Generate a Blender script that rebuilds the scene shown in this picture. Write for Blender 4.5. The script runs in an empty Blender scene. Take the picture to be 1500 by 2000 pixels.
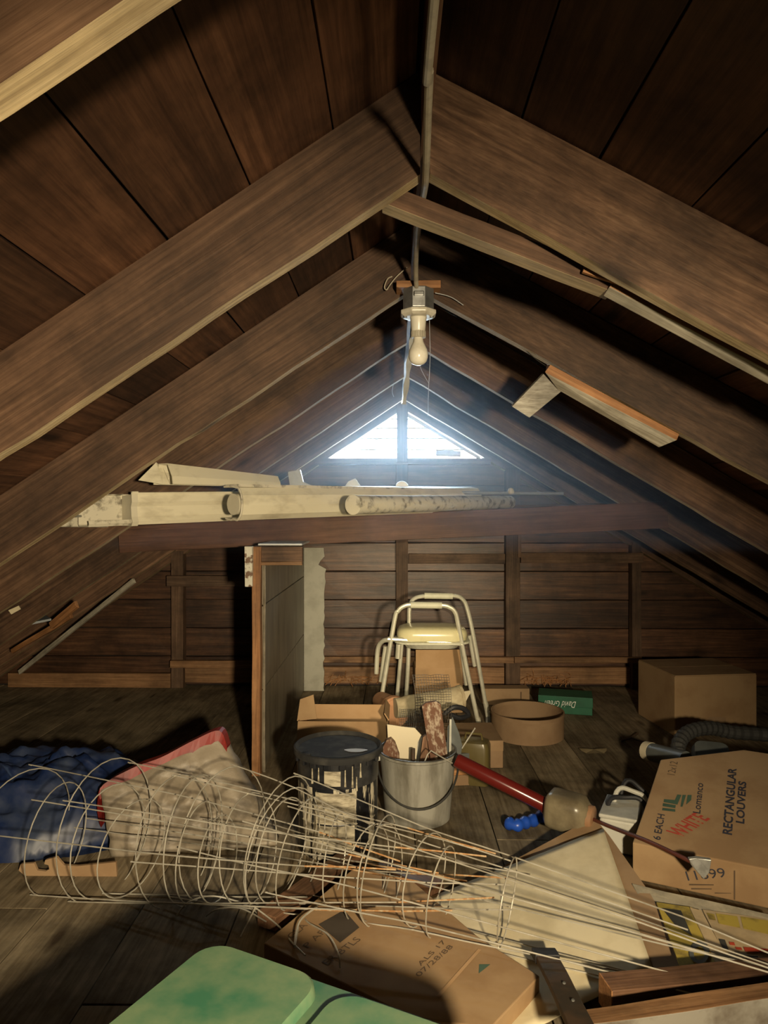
import bpy, math, random
from mathutils import Vector, Matrix, noise
V = Vector
SC = bpy.context.scene
COL = SC.collection
random.seed(7)

# ------------------------------------------------------------------ camera
HC, FPX, YAW = 1.25, 1387.0, 0.0130
cd = bpy.data.cameras.new('camera')
cd.sensor_fit = 'VERTICAL'; cd.sensor_height = 36.0; cd.lens = 36.0*FPX/2000.0
cd.clip_start = 0.02
cam = bpy.data.objects.new('camera', cd); COL.objects.link(cam)
cam.location = (0, 0, HC); cam.rotation_euler = (math.pi/2, 0, YAW)
SC.camera = cam

# ------------------------------------------------------------------ world
w = bpy.data.worlds.new('world'); SC.world = w; w.use_nodes = True
bg = w.node_tree.nodes['Background']
bg.inputs[0].default_value = (0.70, 0.88, 1.0, 1); bg.inputs[1].default_value = 100.0

# ------------------------------------------------------------------ hand torch beside the photographer
def aim(o, target):
    o.rotation_euler = (V(target)-o.location).to_track_quat('-Z', 'Y').to_euler()
def spot(name, loc, target, energy, size, blend, color, radius):
    l = bpy.data.lights.new(name, 'SPOT'); l.energy = energy; l.spot_size = math.radians(size); l.spot_blend = blend
    l.color = color; l.shadow_soft_size = radius
    o = bpy.data.objects.new(name, l); COL.objects.link(o); o.location = loc; aim(o, target); return o
LPOS = (0.46, -0.62, 1.26)
spot('torch_flood', LPOS, (-0.60, 3.0, 0.24), 560, 86, 1.0, (1.0, 0.81, 0.53), 0.055)
spot('phone_flash', (0.05, -0.04, 1.31), (0.06, 4.0, 0.66), 330, 24, 1.0, (1.0, 0.84, 0.54), 0.012)
# light portal in the gable vent (guides sampling of the sky only)
pl = bpy.data.lights.new('vent_portal', 'AREA'); pl.shape = 'RECTANGLE'; pl.size = 1.16; pl.size_y = 0.38; pl.cycles.is_portal = True
po = bpy.data.objects.new('vent_portal', pl); COL.objects.link(po); po.location = (0.068, 5.20, 1.81); po.rotation_euler = (-math.pi/2, 0, 0)
SC.cycles.max_bounces = 5; SC.cycles.diffuse_bounces = 3; SC.cycles.glossy_bounces = 2; SC.cycles.volume_bounces = 0

# ------------------------------------------------------------------ exposure
SC.view_settings.view_transform = 'Standard'; SC.view_settings.look = 'None'
SC.view_settings.gamma = 1.0; SC.view_settings.use_curve_mapping = False
SC.view_settings.exposure = 0.0

# ------------------------------------------------------------------ measuring helpers
RT = V((math.cos(YAW), math.sin(YAW), 0)); FW = V((-math.sin(YAW), math.cos(YAW), 0)); C0 = V((0, 0, HC))
def ray(px, py): return FW + RT*((px-750)/FPX) + V((0, 0, (1000-py)/FPX))
def at(px, py, d):
    r = ray(px, py); return C0 + r*(d/r.y)
def atz(px, py, z=0.0):
    r = ray(px, py); return C0 + r*((z-HC)/r.z)
def onpl(px, py, p, n):
    r = ray(px, py); return C0 + r*((V(p)-C0).dot(n)/r.dot(n))

# ------------------------------------------------------------------ materials
M = {}
class NT:
    def __init__(s, name):
        s.m = bpy.data.materials.new(name); s.m.use_nodes = True; s.t = s.m.node_tree; s.b = s.t.nodes['Principled BSDF']; M[name] = s.m
    def n(s, typ, **kw):
        nd = s.t.nodes.new(typ)
        for k, v in kw.items():
            if k.startswith('i_'):
                k = k[2:]
                nd.inputs[int(k) if k.isdigit() else k].default_value = v
            else: setattr(nd, k, v)
        return nd
    def l(s, a, b): s.t.links.new(a, b)
def ramp(s, fac, stops):
    r = s.n('ShaderNodeValToRGB'); e = r.color_ramp.elements
    while len(e) < len(stops): e.new(0.5)
    for el, (p, c) in zip(e, stops): el.position = p; el.color = (*c, 1)
    s.l(fac, r.inputs[0]); return r
def coords(s, scale):
    tc = s.n('ShaderNodeTexCoord'); oi = s.n('ShaderNodeObjectInfo')
    mul = s.n('ShaderNodeVectorMath', operation='SCALE'); mul.inputs[0].default_value = (13.1, 7.7, 5.3); s.l(oi.outputs['Random'], mul.inputs['Scale'])
    add = s.n('ShaderNodeVectorMath', operation='ADD'); s.l(tc.outputs['Object'], add.inputs[0]); s.l(mul.outputs[0], add.inputs[1])
    mp = s.n('ShaderNodeMapping'); mp.inputs['Scale'].default_value = scale; s.l(add.outputs[0], mp.inputs[0])
    return add, mp, oi
def wood(name, dark, mid, light, rough=0.72, grain=34, vary=0.35, bump=0.25, spec=0.35, stain=0.55):
    s = NT(name)
    add, mp, oi = coords(s, (1.1, grain, grain))
    g = s.n('ShaderNodeTexNoise', i_Scale=1.0, i_Detail=6.0, i_Roughness=0.68, i_Distortion=0.9); s.l(mp.outputs[0], g.inputs['Vector'])
    fn_ = s.n('ShaderNodeTexNoise', i_Scale=3.7, i_Detail=3.0, i_Roughness=0.7); s.l(mp.outputs[0], fn_.inputs['Vector'])
    cr = ramp(s, g.outputs[0], [(0.28, dark), (0.52, mid), (0.78, light)])
    b = s.n('ShaderNodeTexNoise', i_Scale=3.0, i_Detail=5.0, i_Roughness=0.7); s.l(add.outputs[0], b.inputs['Vector'])
    br = ramp(s, b.outputs[0], [(0.36, (stain*.5,)*3), (0.62, (1, 1, 1))])
    m1 = s.n('ShaderNodeMix', data_type='RGBA', blend_type='MULTIPLY'); m1.inputs[0].default_value = 0.8
    s.l(cr.outputs[0], m1.inputs[6]); s.l(br.outputs[0], m1.inputs[7])
    fr_ = ramp(s, fn_.outputs[0], [(0.36, (0.62, 0.58, 0.54)), (0.60, (1.12, 1.12, 1.12))])
    m0 = s.n('ShaderNodeMix', data_type='RGBA', blend_type='MULTIPLY'); m0.inputs[0].default_value = 0.75
    s.l(m1.outputs[2], m0.inputs[6]); s.l(fr_.outputs[0], m0.inputs[7])
    mk = s.n('ShaderNodeMapping'); mk.inputs['Scale'].default_value = (1.7, 5.5, 5.5); s.l(add.outputs[0], mk.inputs[0])
    vo = s.n('ShaderNodeTexVoronoi', i_Scale=1.0); s.l(mk.outputs[0], vo.inputs['Vector'])
    kr = ramp(s, vo.outputs['Distance'], [(0.05, (0.25, 0.2, 0.16)), (0.14, (1, 1, 1))])
    m2 = s.n('ShaderNodeMix', data_type='RGBA', blend_type='MULTIPLY'); m2.inputs[0].default_value = 0.9
    s.l(m0.outputs[2], m2.inputs[6]); s.l(kr.outputs[0], m2.inputs[7])
    hv = s.n('ShaderNodeHueSaturation')
    mr = s.n('ShaderNodeMapRange'); mr.inputs['To Min'].default_value = 1-vary; mr.inputs['To Max'].default_value = 1+vary
    s.l(oi.outputs['Random'], mr.inputs['Value']); s.l(mr.outputs[0], hv.inputs['Value']); s.l(m2.outputs[2], hv.inputs['Color'])
    s.l(hv.outputs[0], s.b.inputs['Base Color'])
    s.b.inputs['Roughness'].default_value = rough; s.b.inputs['Specular IOR Level'].default_value = spec
    bp = s.n('ShaderNodeBump'); bp.inputs['Strength'].default_value = bump; bp.inputs['Distance'].default_value = 0.006
    s.l(g.outputs[0], bp.inputs['Height']); s.l(bp.outputs[0], s.b.inputs['Normal'])
    return s.m
def plain(name, col, rough=0.6, metal=0.0, dirt=None, dscale=8.0, lo=0.45, hi=0.62, bump=0.0, bscale=None, stretch=(1, 1, 1), spec=0.5, vary=0.0, alpha=None, trans=0.0):
    s = NT(name); add, mp, oi = coords(s, stretch)
    nz = s.n('ShaderNodeTexNoise', i_Scale=dscale, i_Detail=5.0, i_Roughness=0.62); s.l(mp.outputs[0], nz.inputs['Vector'])
    dirt = dirt or tuple(c*0.78 for c in col)
    cr = ramp(s, nz.outputs[0], [(lo, col), (hi, dirt)]); out = cr.outputs[0]
    if vary:
        hv = s.n('ShaderNodeHueSaturation'); mr = s.n('ShaderNodeMapRange'); mr.inputs['To Min'].default_value = 1-vary; mr.inputs['To Max'].default_value = 1+vary
        s.l(oi.outputs['Random'], mr.inputs['Value']); s.l(mr.outputs[0], hv.inputs['Value']); s.l(out, hv.inputs['Color']); out = hv.outputs[0]
    s.l(out, s.b.inputs['Base Color'])
    s.b.inputs['Roughness'].default_value = rough; s.b.inputs['Metallic'].default_value = metal; s.b.inputs['Specular IOR Level'].default_value = spec
    if trans: s.b.inputs['Transmission Weight'].default_value = trans
    if bump:
        n2 = nz
        if bscale:
            n2 = s.n('ShaderNodeTexNoise', i_Scale=bscale, i_Detail=5.0); s.l(mp.outputs[0], n2.inputs['Vector'])
        bp = s.n('ShaderNodeBump'); bp.inputs['Strength'].default_value = bump; bp.inputs['Distance'].default_value = 0.01
        s.l(n2.outputs[0], bp.inputs['Height']); s.l(bp.outputs[0], s.b.inputs['Normal'])
    return s.m

wood('rafter_wood', (0.07, 0.037, 0.021), (0.15, 0.082, 0.046), (0.265, 0.158, 0.092), rough=0.62)
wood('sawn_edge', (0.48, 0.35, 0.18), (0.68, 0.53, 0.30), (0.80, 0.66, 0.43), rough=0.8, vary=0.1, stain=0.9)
wood('sheathing_wood', (0.060, 0.026, 0.013), (0.115, 0.052, 0.026), (0.190, 0.090, 0.045), rough=0.6, vary=0.45, grain=22)
wood('gable_wood', (0.04, 0.019, 0.011), (0.12, 0.056, 0.028), (0.235, 0.12, 0.058), rough=0.45, vary=0.35, grain=24, spec=0.5)
wood('stud_wood', (0.09, 0.052, 0.03), (0.155, 0.092, 0.055), (0.23, 0.145, 0.09), rough=0.65, vary=0.2)
wood('ledger_wood', (0.22, 0.11, 0.05), (0.33, 0.18, 0.085), (0.44, 0.26, 0.13), rough=0.6, vary=0.15, stain=0.9)
wood('beam_wood', (0.080, 0.036, 0.022), (0.130, 0.062, 0.038), (0.190, 0.100, 0.062), rough=0.6, vary=0.1, stain=0.85)
wood('fresh_wood', (0.33, 0.15, 0.06), (0.46, 0.22, 0.09), (0.56, 0.31, 0.14), rough=0.6, vary=0.1, stain=0.9)
wood('pale_wood', (0.36, 0.32, 0.24), (0.55, 0.51, 0.41), (0.70, 0.66, 0.55), rough=0.7, vary=0.1, stain=0.8)
wood('grey_wood', (0.20, 0.19, 0.16), (0.36, 0.34, 0.29), (0.50, 0.48, 0.42), rough=0.75, vary=0.1, stain=0.7)
wood('floor_wood', (0.20, 0.155, 0.095), (0.28, 0.225, 0.145), (0.35, 0.285, 0.19), rough=0.85, vary=0.12, grain=16, spec=0.15, stain=0.6, bump=0.15)
wood('brown_timber', (0.10, 0.05, 0.028), (0.19, 0.10, 0.055), (0.30, 0.17, 0.10), rough=0.5, vary=0.05)
plain('rust_board', (0.13, 0.060, 0.034), 0.85, dirt=(0.40, 0.32, 0.24), dscale=55, lo=0.50, hi=0.64, bump=0.8, stretch=(0.5, 1, 1))
plain('deck_felt', (0.02, 0.017, 0.015), 0.95)
plain('panel_board', (0.26, 0.225, 0.16), 0.42, dirt=(0.13, 0.11, 0.078), dscale=3.0, stretch=(6, 6, 1.0), lo=0.35, hi=0.7)
plain('plaster', (0.44, 0.43, 0.36), 0.85, dirt=(0.36, 0.35, 0.29), dscale=7, bump=0.3)
plain('peeling_paint', (0.62, 0.60, 0.50), 0.6, dirt=(0.16, 0.09, 0.05), dscale=22, lo=0.52, hi=0.58, bump=0.3)
plain('white_sheet', (0.62, 0.66, 0.68), 0.5)
plain('cable_sheath', (0.42, 0.37, 0.27), 0.6, dscale=30)
plain('galvanised', (0.45, 0.46, 0.46), 0.42, 0.85, dirt=(0.28, 0.28, 0.27), dscale=14)
plain('porcelain', (0.72, 0.69, 0.58), 0.3, dirt=(0.50, 0.46, 0.36), dscale=10)
plain('bulb_glass', (0.80, 0.77, 0.66), 0.22, dirt=(0.62, 0.58, 0.47), dscale=9)
plain('socket_plastic', (0.48, 0.44, 0.34), 0.45)
plain('gutter_cream', (0.72, 0.67, 0.50), 0.38, dirt=(0.34, 0.29, 0.19), dscale=6.0, lo=0.50, hi=0.85, stretch=(1, 1, 2.5))
plain('gutter_plain', (0.60, 0.56, 0.43), 0.45, dirt=(0.52, 0.48, 0.36), dscale=4)
plain('gutter_dirty', (0.58, 0.54, 0.42), 0.6, dirt=(0.16, 0.14, 0.10), dscale=20, lo=0.50, hi=0.66)
plain('grey_metal', (0.34, 0.37, 0.39), 0.45, 0.5)
plain('cardboard', (0.37, 0.245, 0.130), 0.8, dirt=(0.31, 0.195, 0.10), dscale=5, spec=0.2, bump=0.06)
plain('cardboard_inside', (0.47, 0.30, 0.16), 0.8, dirt=(0.42, 0.26, 0.13), dscale=5, spec=0.2)
plain('cardboard_drab', (0.30, 0.20, 0.115), 0.8, dirt=(0.25, 0.16, 0.09), dscale=5, spec=0.2, bump=0.06)
plain('cardboard_dull', (0.36, 0.24, 0.135), 0.8, dirt=(0.29, 0.185, 0.10), dscale=4, spec=0.2, bump=0.06)
plain('dull_label', (0.075, 0.062, 0.05), 0.9, spec=0.05)
plain('ink', (0.035, 0.035, 0.05), 0.7)
plain('ink_faded', (0.12, 0.075, 0.04), 0.8)
plain('ink_red', (0.42, 0.055, 0.03), 0.7, dirt=(0.42, 0.18, 0.09), dscale=40, lo=0.55, hi=0.6)
plain('ink_green', (0.06, 0.11, 0.07), 0.7)
plain('ink_white', (0.80, 0.84, 0.78), 0.6)
plain('green_card', (0.012, 0.13, 0.065), 0.45)
plain('aluminium', (0.78, 0.76, 0.62), 0.32, 0.45, dirt=(0.62, 0.60, 0.48), dscale=10)
plain('grip_foam', (0.66, 0.65, 0.50), 0.55)
plain('seat_vinyl', (0.74, 0.68, 0.40), 0.22, dirt=(0.62, 0.56, 0.32), dscale=6)
plain('rubber', (0.16, 0.155, 0.14), 0.7)
plain('black_rubber', (0.016, 0.016, 0.019), 0.6)
plain('grey_hose', (0.045, 0.045, 0.043), 0.6)
plain('pail_black', (0.012, 0.013, 0.016), 0.3, dirt=(0.05, 0.05, 0.05), dscale=6)
plain('pail_lid', (0.030, 0.030, 0.030), 0.75, dirt=(0.065, 0.062, 0.055), dscale=7, spec=0.12)
plain('pail_drip', (0.52, 0.47, 0.35), 0.4, dirt=(0.008, 0.009, 0.012), dscale=3.4, lo=0.455, hi=0.485, stretch=(9, 9, 0.9))
plain('pail_label', (0.50, 0.45, 0.33), 0.6, dirt=(0.22, 0.19, 0.13), dscale=18, lo=0.45, hi=0.62, stretch=(1, 1, 4))
plain('pail_mark', (0.42, 0.40, 0.36), 0.5)
plain('bucket_grey', (0.33, 0.32, 0.275), 0.55, dirt=(0.15, 0.14, 0.11), dscale=5, lo=0.40, hi=0.66, stretch=(3, 3, 0.7))
plain('dark_wire', (0.10, 0.10, 0.095), 0.45, 0.7)
plain('wire_zinc', (0.60, 0.57, 0.48), 0.38, 0.4, dirt=(0.40, 0.37, 0.30), dscale=9)
plain('wire_rust', (0.40, 0.20, 0.075), 0.8, 0.1, dirt=(0.52, 0.40, 0.24), dscale=60)
plain('mesh_wire', (0.17, 0.15, 0.13), 0.6, 0.5)
plain('paper_old', (0.74, 0.65, 0.44), 0.75, dirt=(0.60, 0.51, 0.32), dscale=4, bump=0.1)
plain('paper_white', (0.60, 0.53, 0.38), 0.75, dirt=(0.50, 0.43, 0.29), dscale=5)
plain('roll_cloth', (0.50, 0.43, 0.28), 0.85, dirt=(0.36, 0.29, 0.18), dscale=9, bump=0.2)
plain('clay', (0.48, 0.25, 0.13), 0.75, dirt=(0.40, 0.20, 0.10), dscale=6)
plain('tarp_blue', (0.008, 0.020, 0.075), 0.45, dirt=(0.045, 0.06, 0.10), dscale=6, lo=0.42, hi=0.70)
plain('sack_plastic', (0.32, 0.27, 0.20), 0.5, dirt=(0.17, 0.14, 0.10), dscale=7, lo=0.40, hi=0.70, bump=0.6, bscale=14)
plain('sack_red', (0.26, 0.018, 0.012), 0.5, dirt=(0.14, 0.01, 0.008), dscale=8)
plain('tote_green', (0.040, 0.145, 0.080), 0.5, dirt=(0.25, 0.28, 0.15), dscale=6.5, lo=0.36, hi=0.86)
plain('duster_red', (0.115, 0.012, 0.009), 0.22, dirt=(0.12, 0.012, 0.01), dscale=10)
plain('duster_jar', (0.22, 0.185, 0.115), 0.3, dirt=(0.13, 0.105, 0.065), dscale=7)
plain('duster_cap', (0.34, 0.19, 0.10), 0.5)
plain('rod_brown', (0.11, 0.03, 0.018), 0.45)
plain('tin', (0.36, 0.36, 0.34), 0.4, 0.6, dirt=(0.24, 0.24, 0.22), dscale=20)
plain('blue_plastic', (0.016, 0.08, 0.48), 0.35)
plain('amber_tin', (0.12, 0.095, 0.035), 0.3, dirt=(0.10, 0.075, 0.025), dscale=6)
plain('slate_plastic', (0.11, 0.12, 0.115), 0.35)
plain('white_plastic', (0.56, 0.55, 0.48), 0.4)
plain('newsprint', (0.40, 0.35, 0.25), 0.85, dirt=(0.28, 0.245, 0.175), dscale=14)
plain('print_yellow', (0.48, 0.36, 0.06), 0.6, dirt=(0.20, 0.15, 0.04), dscale=12, lo=0.48, hi=0.66)
plain('print_cream', (0.56, 0.42, 0.24), 0.7)
plain('print_red', (0.50, 0.06, 0.025), 0.6)
plain('print_dark', (0.05, 0.048, 0.04), 0.6)
plain('bar_iron', (0.055, 0.042, 0.03), 0.6, 0.3, dirt=(0.10, 0.06, 0.035), dscale=12)
plain('weathered_paint', (0.22, 0.205, 0.17), 0.75, dirt=(0.085, 0.065, 0.045), dscale=6, lo=0.46, hi=0.66, bump=0.3)
plain('leaf_dry', (0.22, 0.17, 0.09), 0.85)
plain('cobweb', (0.45, 0.46, 0.46), 0.9)
plain('cloth_pale', (0.56, 0.57, 0.52), 0.8)

# ------------------------------------------------------------------ mesh helpers
WM = {}
def frame(o, x, y):
    x = V(x).normalized(); y = V(y); y = (y - x*y.dot(x)).normalized(); z = x.cross(y)
    m = Matrix((( x.x, y.x, z.x, o[0]), (x.y, y.y, z.y, o[1]), (x.z, y.z, z.z, o[2]), (0, 0, 0, 1))); return m
class MB:
    def __init__(s): s.v = []; s.f = []; s.mi = []
    def add(s, vs, fs, mi=0):
        k = len(s.v); s.v += [V(p) for p in vs]; s.f += [tuple(i+k for i in f) for f in fs]; s.mi += [mi]*len(fs); return s
    def box(s, lo, hi, mat=None, mi=0):
        vs = [V((x, y, z)) for z in (lo[2], hi[2]) for y in (lo[1], hi[1]) for x in (lo[0], hi[0])]
        if mat: vs = [mat @ p for p in vs]
        return s.add(vs, [(0, 2, 3, 1), (4, 5, 7, 6), (0, 1, 5, 4), (2, 6, 7, 3), (0, 4, 6, 2), (1, 3, 7, 5)], mi)
    def prism(s, poly, ext, mi=0, mi_side=None):
        n = len(poly); a = [V(p) for p in poly]; b = [p+V(ext) for p in a]
        s.add(a+b, [tuple(range(n-1, -1, -1)), tuple(range(n, 2*n))], mi)
        k = len(s.v)-2*n
        s.f += [(k+i, k+(i+1) % n, k+n+(i+1) % n, k+n+i) for i in range(n)]
        s.mi += (mi_side if mi_side else [mi]*n); return s
    def loft(s, loops, caps=(True, True), closed=True, mi=0):
        n = len(loops[0]); vs = [p for L in loops for p in L]; fs = []
        for j in range(len(loops)-1):
            for i in range(n if closed else n-1):
                a = j*n+i; b = j*n+(i+1) % n; fs.append((a, b, b+n, a+n))
        if caps[0]: fs.append(tuple(range(n-1, -1, -1)))
        if caps[1]: fs.append(tuple(range((len(loops)-1)*n, len(loops)*n)))
        return s.add(vs, fs, mi)
    def tube(s, pts, r, n=8, closed=False, caps=True, mi=0):
        pts = [V(p) for p in pts]; m = len(pts); rs = r if isinstance(r, (list, tuple)) else [r]*m
        loops = []; prev = None
        for i, p in enumerate(pts):
            if closed: t = pts[(i+1) % m]-pts[i-1]
            else: t = pts[min(i+1, m-1)]-pts[max(i-1, 0)]
            t.normalize()
            if prev is None:
                u = t.orthogonal().normalized()
            else:
                u = (prev - t*prev.dot(t)).normalized()
            prev = u; q = t.cross(u)
            loops.append([p + (u*math.cos(2*math.pi*k/n)+q*math.sin(2*math.pi*k/n))*rs[i] for k in range(n)])
        if closed: loops.append(loops[0])
        return s.loft(loops, (caps and not closed, caps and not closed), mi=mi)
    def lathe(s, prof, n=32, mat=None, mi=0, caps=(True, True)):
        mat = mat or Matrix(); loops = [[mat @ V((r*math.cos(2*math.pi*k/n), r*math.sin(2*math.pi*k/n), z)) for k in range(n)] for r, z in prof]
        return s.loft(loops, caps, mi=mi)
    def build(s, name, mats, parent=None, M0=None, smooth=False, bevel=0, auto=35):
        if M0 is None:
            n = len(s.v); c = V((sum(p.x for p in s.v)/n, sum(p.y for p in s.v)/n, min(p.z for p in s.v))); M0 = Matrix.Translation(c)
        inv = M0.inverted()
        me = bpy.data.meshes.new(name); me.from_pydata([inv @ p for p in s.v], [], s.f)
        mats = [mats] if isinstance(mats, str) else mats
        for m in mats: me.materials.append(M[m])
        me.polygons.foreach_set('material_index', s.mi)
        if smooth: me.polygons.foreach_set('use_smooth', [True]*len(me.polygons))
        me.validate(); me.update()
        if smooth and auto:
            try: me.set_sharp_from_angle(angle=math.radians(auto))
            except Exception: pass
        return put(name, me, M0, parent, bevel)
def put(name, me, M0, parent=None, bevel=0):
    o = bpy.data.objects.new(name, me); COL.objects.link(o); WM[o] = M0
    if parent is not None:
        o.parent = parent; o.matrix_parent_inverse = WM[parent].inverted()
    o.matrix_basis = M0
    if bevel:
        b = o.modifiers.new('bevel', 'BEVEL'); b.width = bevel; b.segments = 2; b.limit_method = 'ANGLE'
    return o
def tag(o, label, cat, group=None):
    o['label'] = label; o['category'] = cat
    if group: o['group'] = group
    return o
def thing(name, loc, label, cat, group=None):
    o = bpy.data.objects.new(name, None); COL.objects.link(o); o.empty_display_size = 0.05
    m = Matrix.Translation(V(loc)); o.matrix_basis = m; WM[o] = m
    return tag(o, label, cat, group)
def struct(o): o['kind'] = 'structure'; return o
def plank(name, p0, p1, wd, w, t, mat, parent=None, nseg=10, jit=0.002, bevel=0.002, edge=None, seed=None):
    """a sawn board: axis p0-p1, width along wd, slightly uneven faces"""
    p0, p1 = V(p0), V(p1); L = (p1-p0).length; M0 = frame(p0, p1-p0, wd); rnd = random.Random(seed if seed is not None else hash((round(p0.x, 3), round(p0.y, 3), round(p0.z, 3), name)) & 0xffff)
    o = rnd.uniform(0, 99); mb = MB(); loops = []
    for i in range(nseg+1):
        x = L*i/nseg
        def j(k): return jit*2*noise.noise(V((x*4+o, k*7.3, o)))
        loops.append([V((x, -w/2+j(0), -t/2+j(1))), V((x, w/2+j(2), -t/2+j(3))), V((x, w/2+j(4), t/2+j(5))), V((x, -w/2+j(6), t/2+j(7)))])
    mb.loft([[M0 @ p for p in lp] for lp in loops])
    if edge is not None:                       # one long side of paler sawn wood
        for f in range(nseg): mb.mi[f*4+edge[0]] = 1
        return mb.build(name, [mat, edge[1]], parent, M0, bevel=bevel)
    return mb.build(name, mat, parent, M0, bevel=bevel)
def rrect(wd, dp, r, n=6):
    out = []
    for cx, cy, a0 in ((wd/2-r, dp/2-r, 0), (-wd/2+r, dp/2-r, 90), (-wd/2+r, -dp/2+r, 180), (wd/2-r, -dp/2+r, 270)):
        for k in range(n+1):
            a = math.radians(a0+90*k/n); out.append((cx+r*math.cos(a), cy+r*math.sin(a)))
    return out
def smooth_path(pts, n=8):
    pts = [V(p) for p in pts]; out = []
    for i in range(len(pts)-1):
        a = pts[max(i-1, 0)]; b = pts[i]; c = pts[i+1]; d = pts[min(i+2, len(pts)-1)]
        for k in range(n):
            t = k/n; out.append(0.5*((2*b)+(c-a)*t+(2*a-5*b+4*c-d)*t*t+(3*b-a-3*c+d)*t**3))
    out.append(pts[-1]); return out
def text(name, body, p0, p1, h, nrm, mat, parent, shear=0.0, lift=0.0012, bold=0.0):
    """printed lettering from p0 to p1 lying on a face with normal nrm"""
    cu = bpy.data.curves.new(name, 'FONT'); cu.body = body; cu.size = 1.0; cu.shear = shear; cu.resolution_u = 3; cu.offset = bold
    to = bpy.data.objects.new(name, cu); COL.objects.link(to)
    dg = bpy.context.evaluated_depsgraph_get(); me = bpy.data.meshes.new_from_object(to.evaluated_get(dg)); me.name = name
    bpy.data.objects.remove(to)
    xs = [v.co.x for v in me.vertices]; ys = [v.co.y for v in me.vertices]
    x0, x1, y0, y1 = min(xs), max(xs), min(ys), max(ys)
    p0, p1 = V(p0), V(p1); L = (p1-p0).length; nrm = V(nrm).normalized()
    x = (p1-p0).normalized(); y = nrm.cross(x)
    for v in me.vertices:
        v.co = V(((v.co.x-x0)/(x1-x0)*L, (v.co.y-y0)/(y1-y0)*h, 0))
    me.materials.clear(); me.materials.append(M[mat])
    return put(name, me, frame(p0+nrm*lift, x, y), parent)
def decal(name, poly, nrm, mat, parent, lift=0.001):
    nrm = V(nrm).normalized(); mb = MB(); mb.add([V(p)+nrm*lift for p in poly], [tuple(range(len(poly)))]); return mb.build(name, mat, parent)

# ================================================================== THE ROOM
RX, ZU, SL, VD = 0.068, 1.98, 0.66, 0.218      # ridge x, rafter underside at ridge, slope, vertical depth
SLP = {-1: 0.66, 1: 0.60}                      # the right-hand pitch is a little flatter
def zu(x): return ZU-SLP[1 if x > RX else -1]*abs(x-RX)
YB = 5.12                                        # inner face of the far gable boards
YF = -1.30

# floor ------------------------------------------------------------
fl = struct(MB().box((-3.5, YF-0.1, -0.12), (3.9, YB+0.15, -0.03)).build('floor', 'deck_felt'))
x = -3.4; k = 0
while x < 3.8:
    wd = random.uniform(0.26, 0.33); cut = random.uniform(0.6, 3.4)
    for a, b in ((YF, cut-0.002), (cut+0.002, YB)):
        zo = random.uniform(-0.003, 0.0)
        plank('plank', (x+wd/2, a, -0.014+zo), (x+wd/2, b, -0.014+zo), (1, 0, 0), wd-0.004, 0.026, 'floor_wood', fl, nseg=8, jit=0.0012, bevel=0.0015)
    x += wd

# roof -------------------------------------------------------------
ce = MB()
for sgn in (-1, 1):
    xa, xb = RX, RX+sgn*3.5
    za, zb = ZU+VD+0.030, ZU+VD+0.030-SLP[sgn]*3.8; xb = RX+sgn*3.8
    P = [V((xa, YF-0.1, za)), V((xb, YF-0.1, zb)), V((xb, YB+0.15, zb)), V((xa, YB+0.15, za))]
    if sgn > 0: P.reverse()
    ce.prism(P, (0, 0, 0.08))
ce = struct(ce.build('ceiling', 'deck_felt'))
RAFT_Y = [-0.82, -0.06, 0.70, 1.52, 2.31, 3.03, 3.80, 4.58]
for sgn in (-1, 1):
    s = 0.02; k = 0; SL = SLP[sgn]; COSR = 1/math.sqrt(1+SL*SL)
    sd = V((sgn*COSR, 0, -SL*COSR))
    nrm = V((sgn*SL*COSR, 0, COSR))
    while s < 4.1:
        wd = random.choice([0.185, 0.215, 0.215, 0.235])
        joints = [YF, random.choice(RAFT_Y[3:])+0.02, YB+0.02] if k % 3 else [YF, YB+0.02]
        for a, b in zip(joints, joints[1:]):
            c = V((RX, 0, ZU+VD+0.004)) + sd*(s+wd/2) + nrm*(0.011+random.uniform(0, 0.004))
            plank('roof_board', c+V((0, a+0.001, 0)), c+V((0, b-0.001, 0)), sd, wd-0.004, 0.022, 'sheathing_wood', ce, nseg=14, jit=0.0018, bevel=0.0015)
        s += wd; k += 1
plank('ridge_board', (RX, YF, ZU+0.155), (RX, YB-0.02, ZU+0.155), (0, 0, 1), 0.17, 0.02, 'rafter_wood', ce, nseg=16)
def rafter(y, sgn, th=0.042, name='rafter', skew=0.0):
    SL = SLP[sgn]
    M0 = frame((RX+sgn*0.0105, y, ZU), (sgn, 0, -SL), (0, 1, 0))
    L = 3.05 if sgn < 0 else 3.4; n = 40; o = random.uniform(0, 99); poly = []; sides = []
    for i in range(n+1):
        x = 0.0105+L*i/n; poly.append(V((RX+sgn*x, y+skew*x, ZU-SL*x+0.006*noise.noise(V((x*5, o, 0)))+0.004*noise.noise(V((x*17, o, 3))))))
    for i in range(n+1):
        x = 0.0105+L*(n-i)/n; poly.append(V((RX+sgn*x, y+skew*x, ZU+VD-SL*x+0.001)))
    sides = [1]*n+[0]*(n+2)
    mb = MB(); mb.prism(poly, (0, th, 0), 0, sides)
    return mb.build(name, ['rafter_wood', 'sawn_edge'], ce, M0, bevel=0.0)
for y in RAFT_Y:
    rafter(y, -1); rafter(y, 1, skew={1.52: -0.11, 2.31: -0.15, 3.03: -0.03}.get(y, 0.0))
for sgn in (-1, 1): rafter(5.03, sgn, 0.085, 'end_rafter')
# tie beams across the rafters
def beam(xa, za, xb, zb, y, name='tie_beam'):
    plank(name, (xa, y, za), (xb, y, zb), (0, 0, 1), 0.142, 0.040, 'beam_wood', ce, nseg=24, jit=0.0015)
beam(-1.46, 1.104, 1.445, 1.236, 3.776)
beam(-1.36, 1.170, 1.36, 1.236, 4.556)

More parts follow.
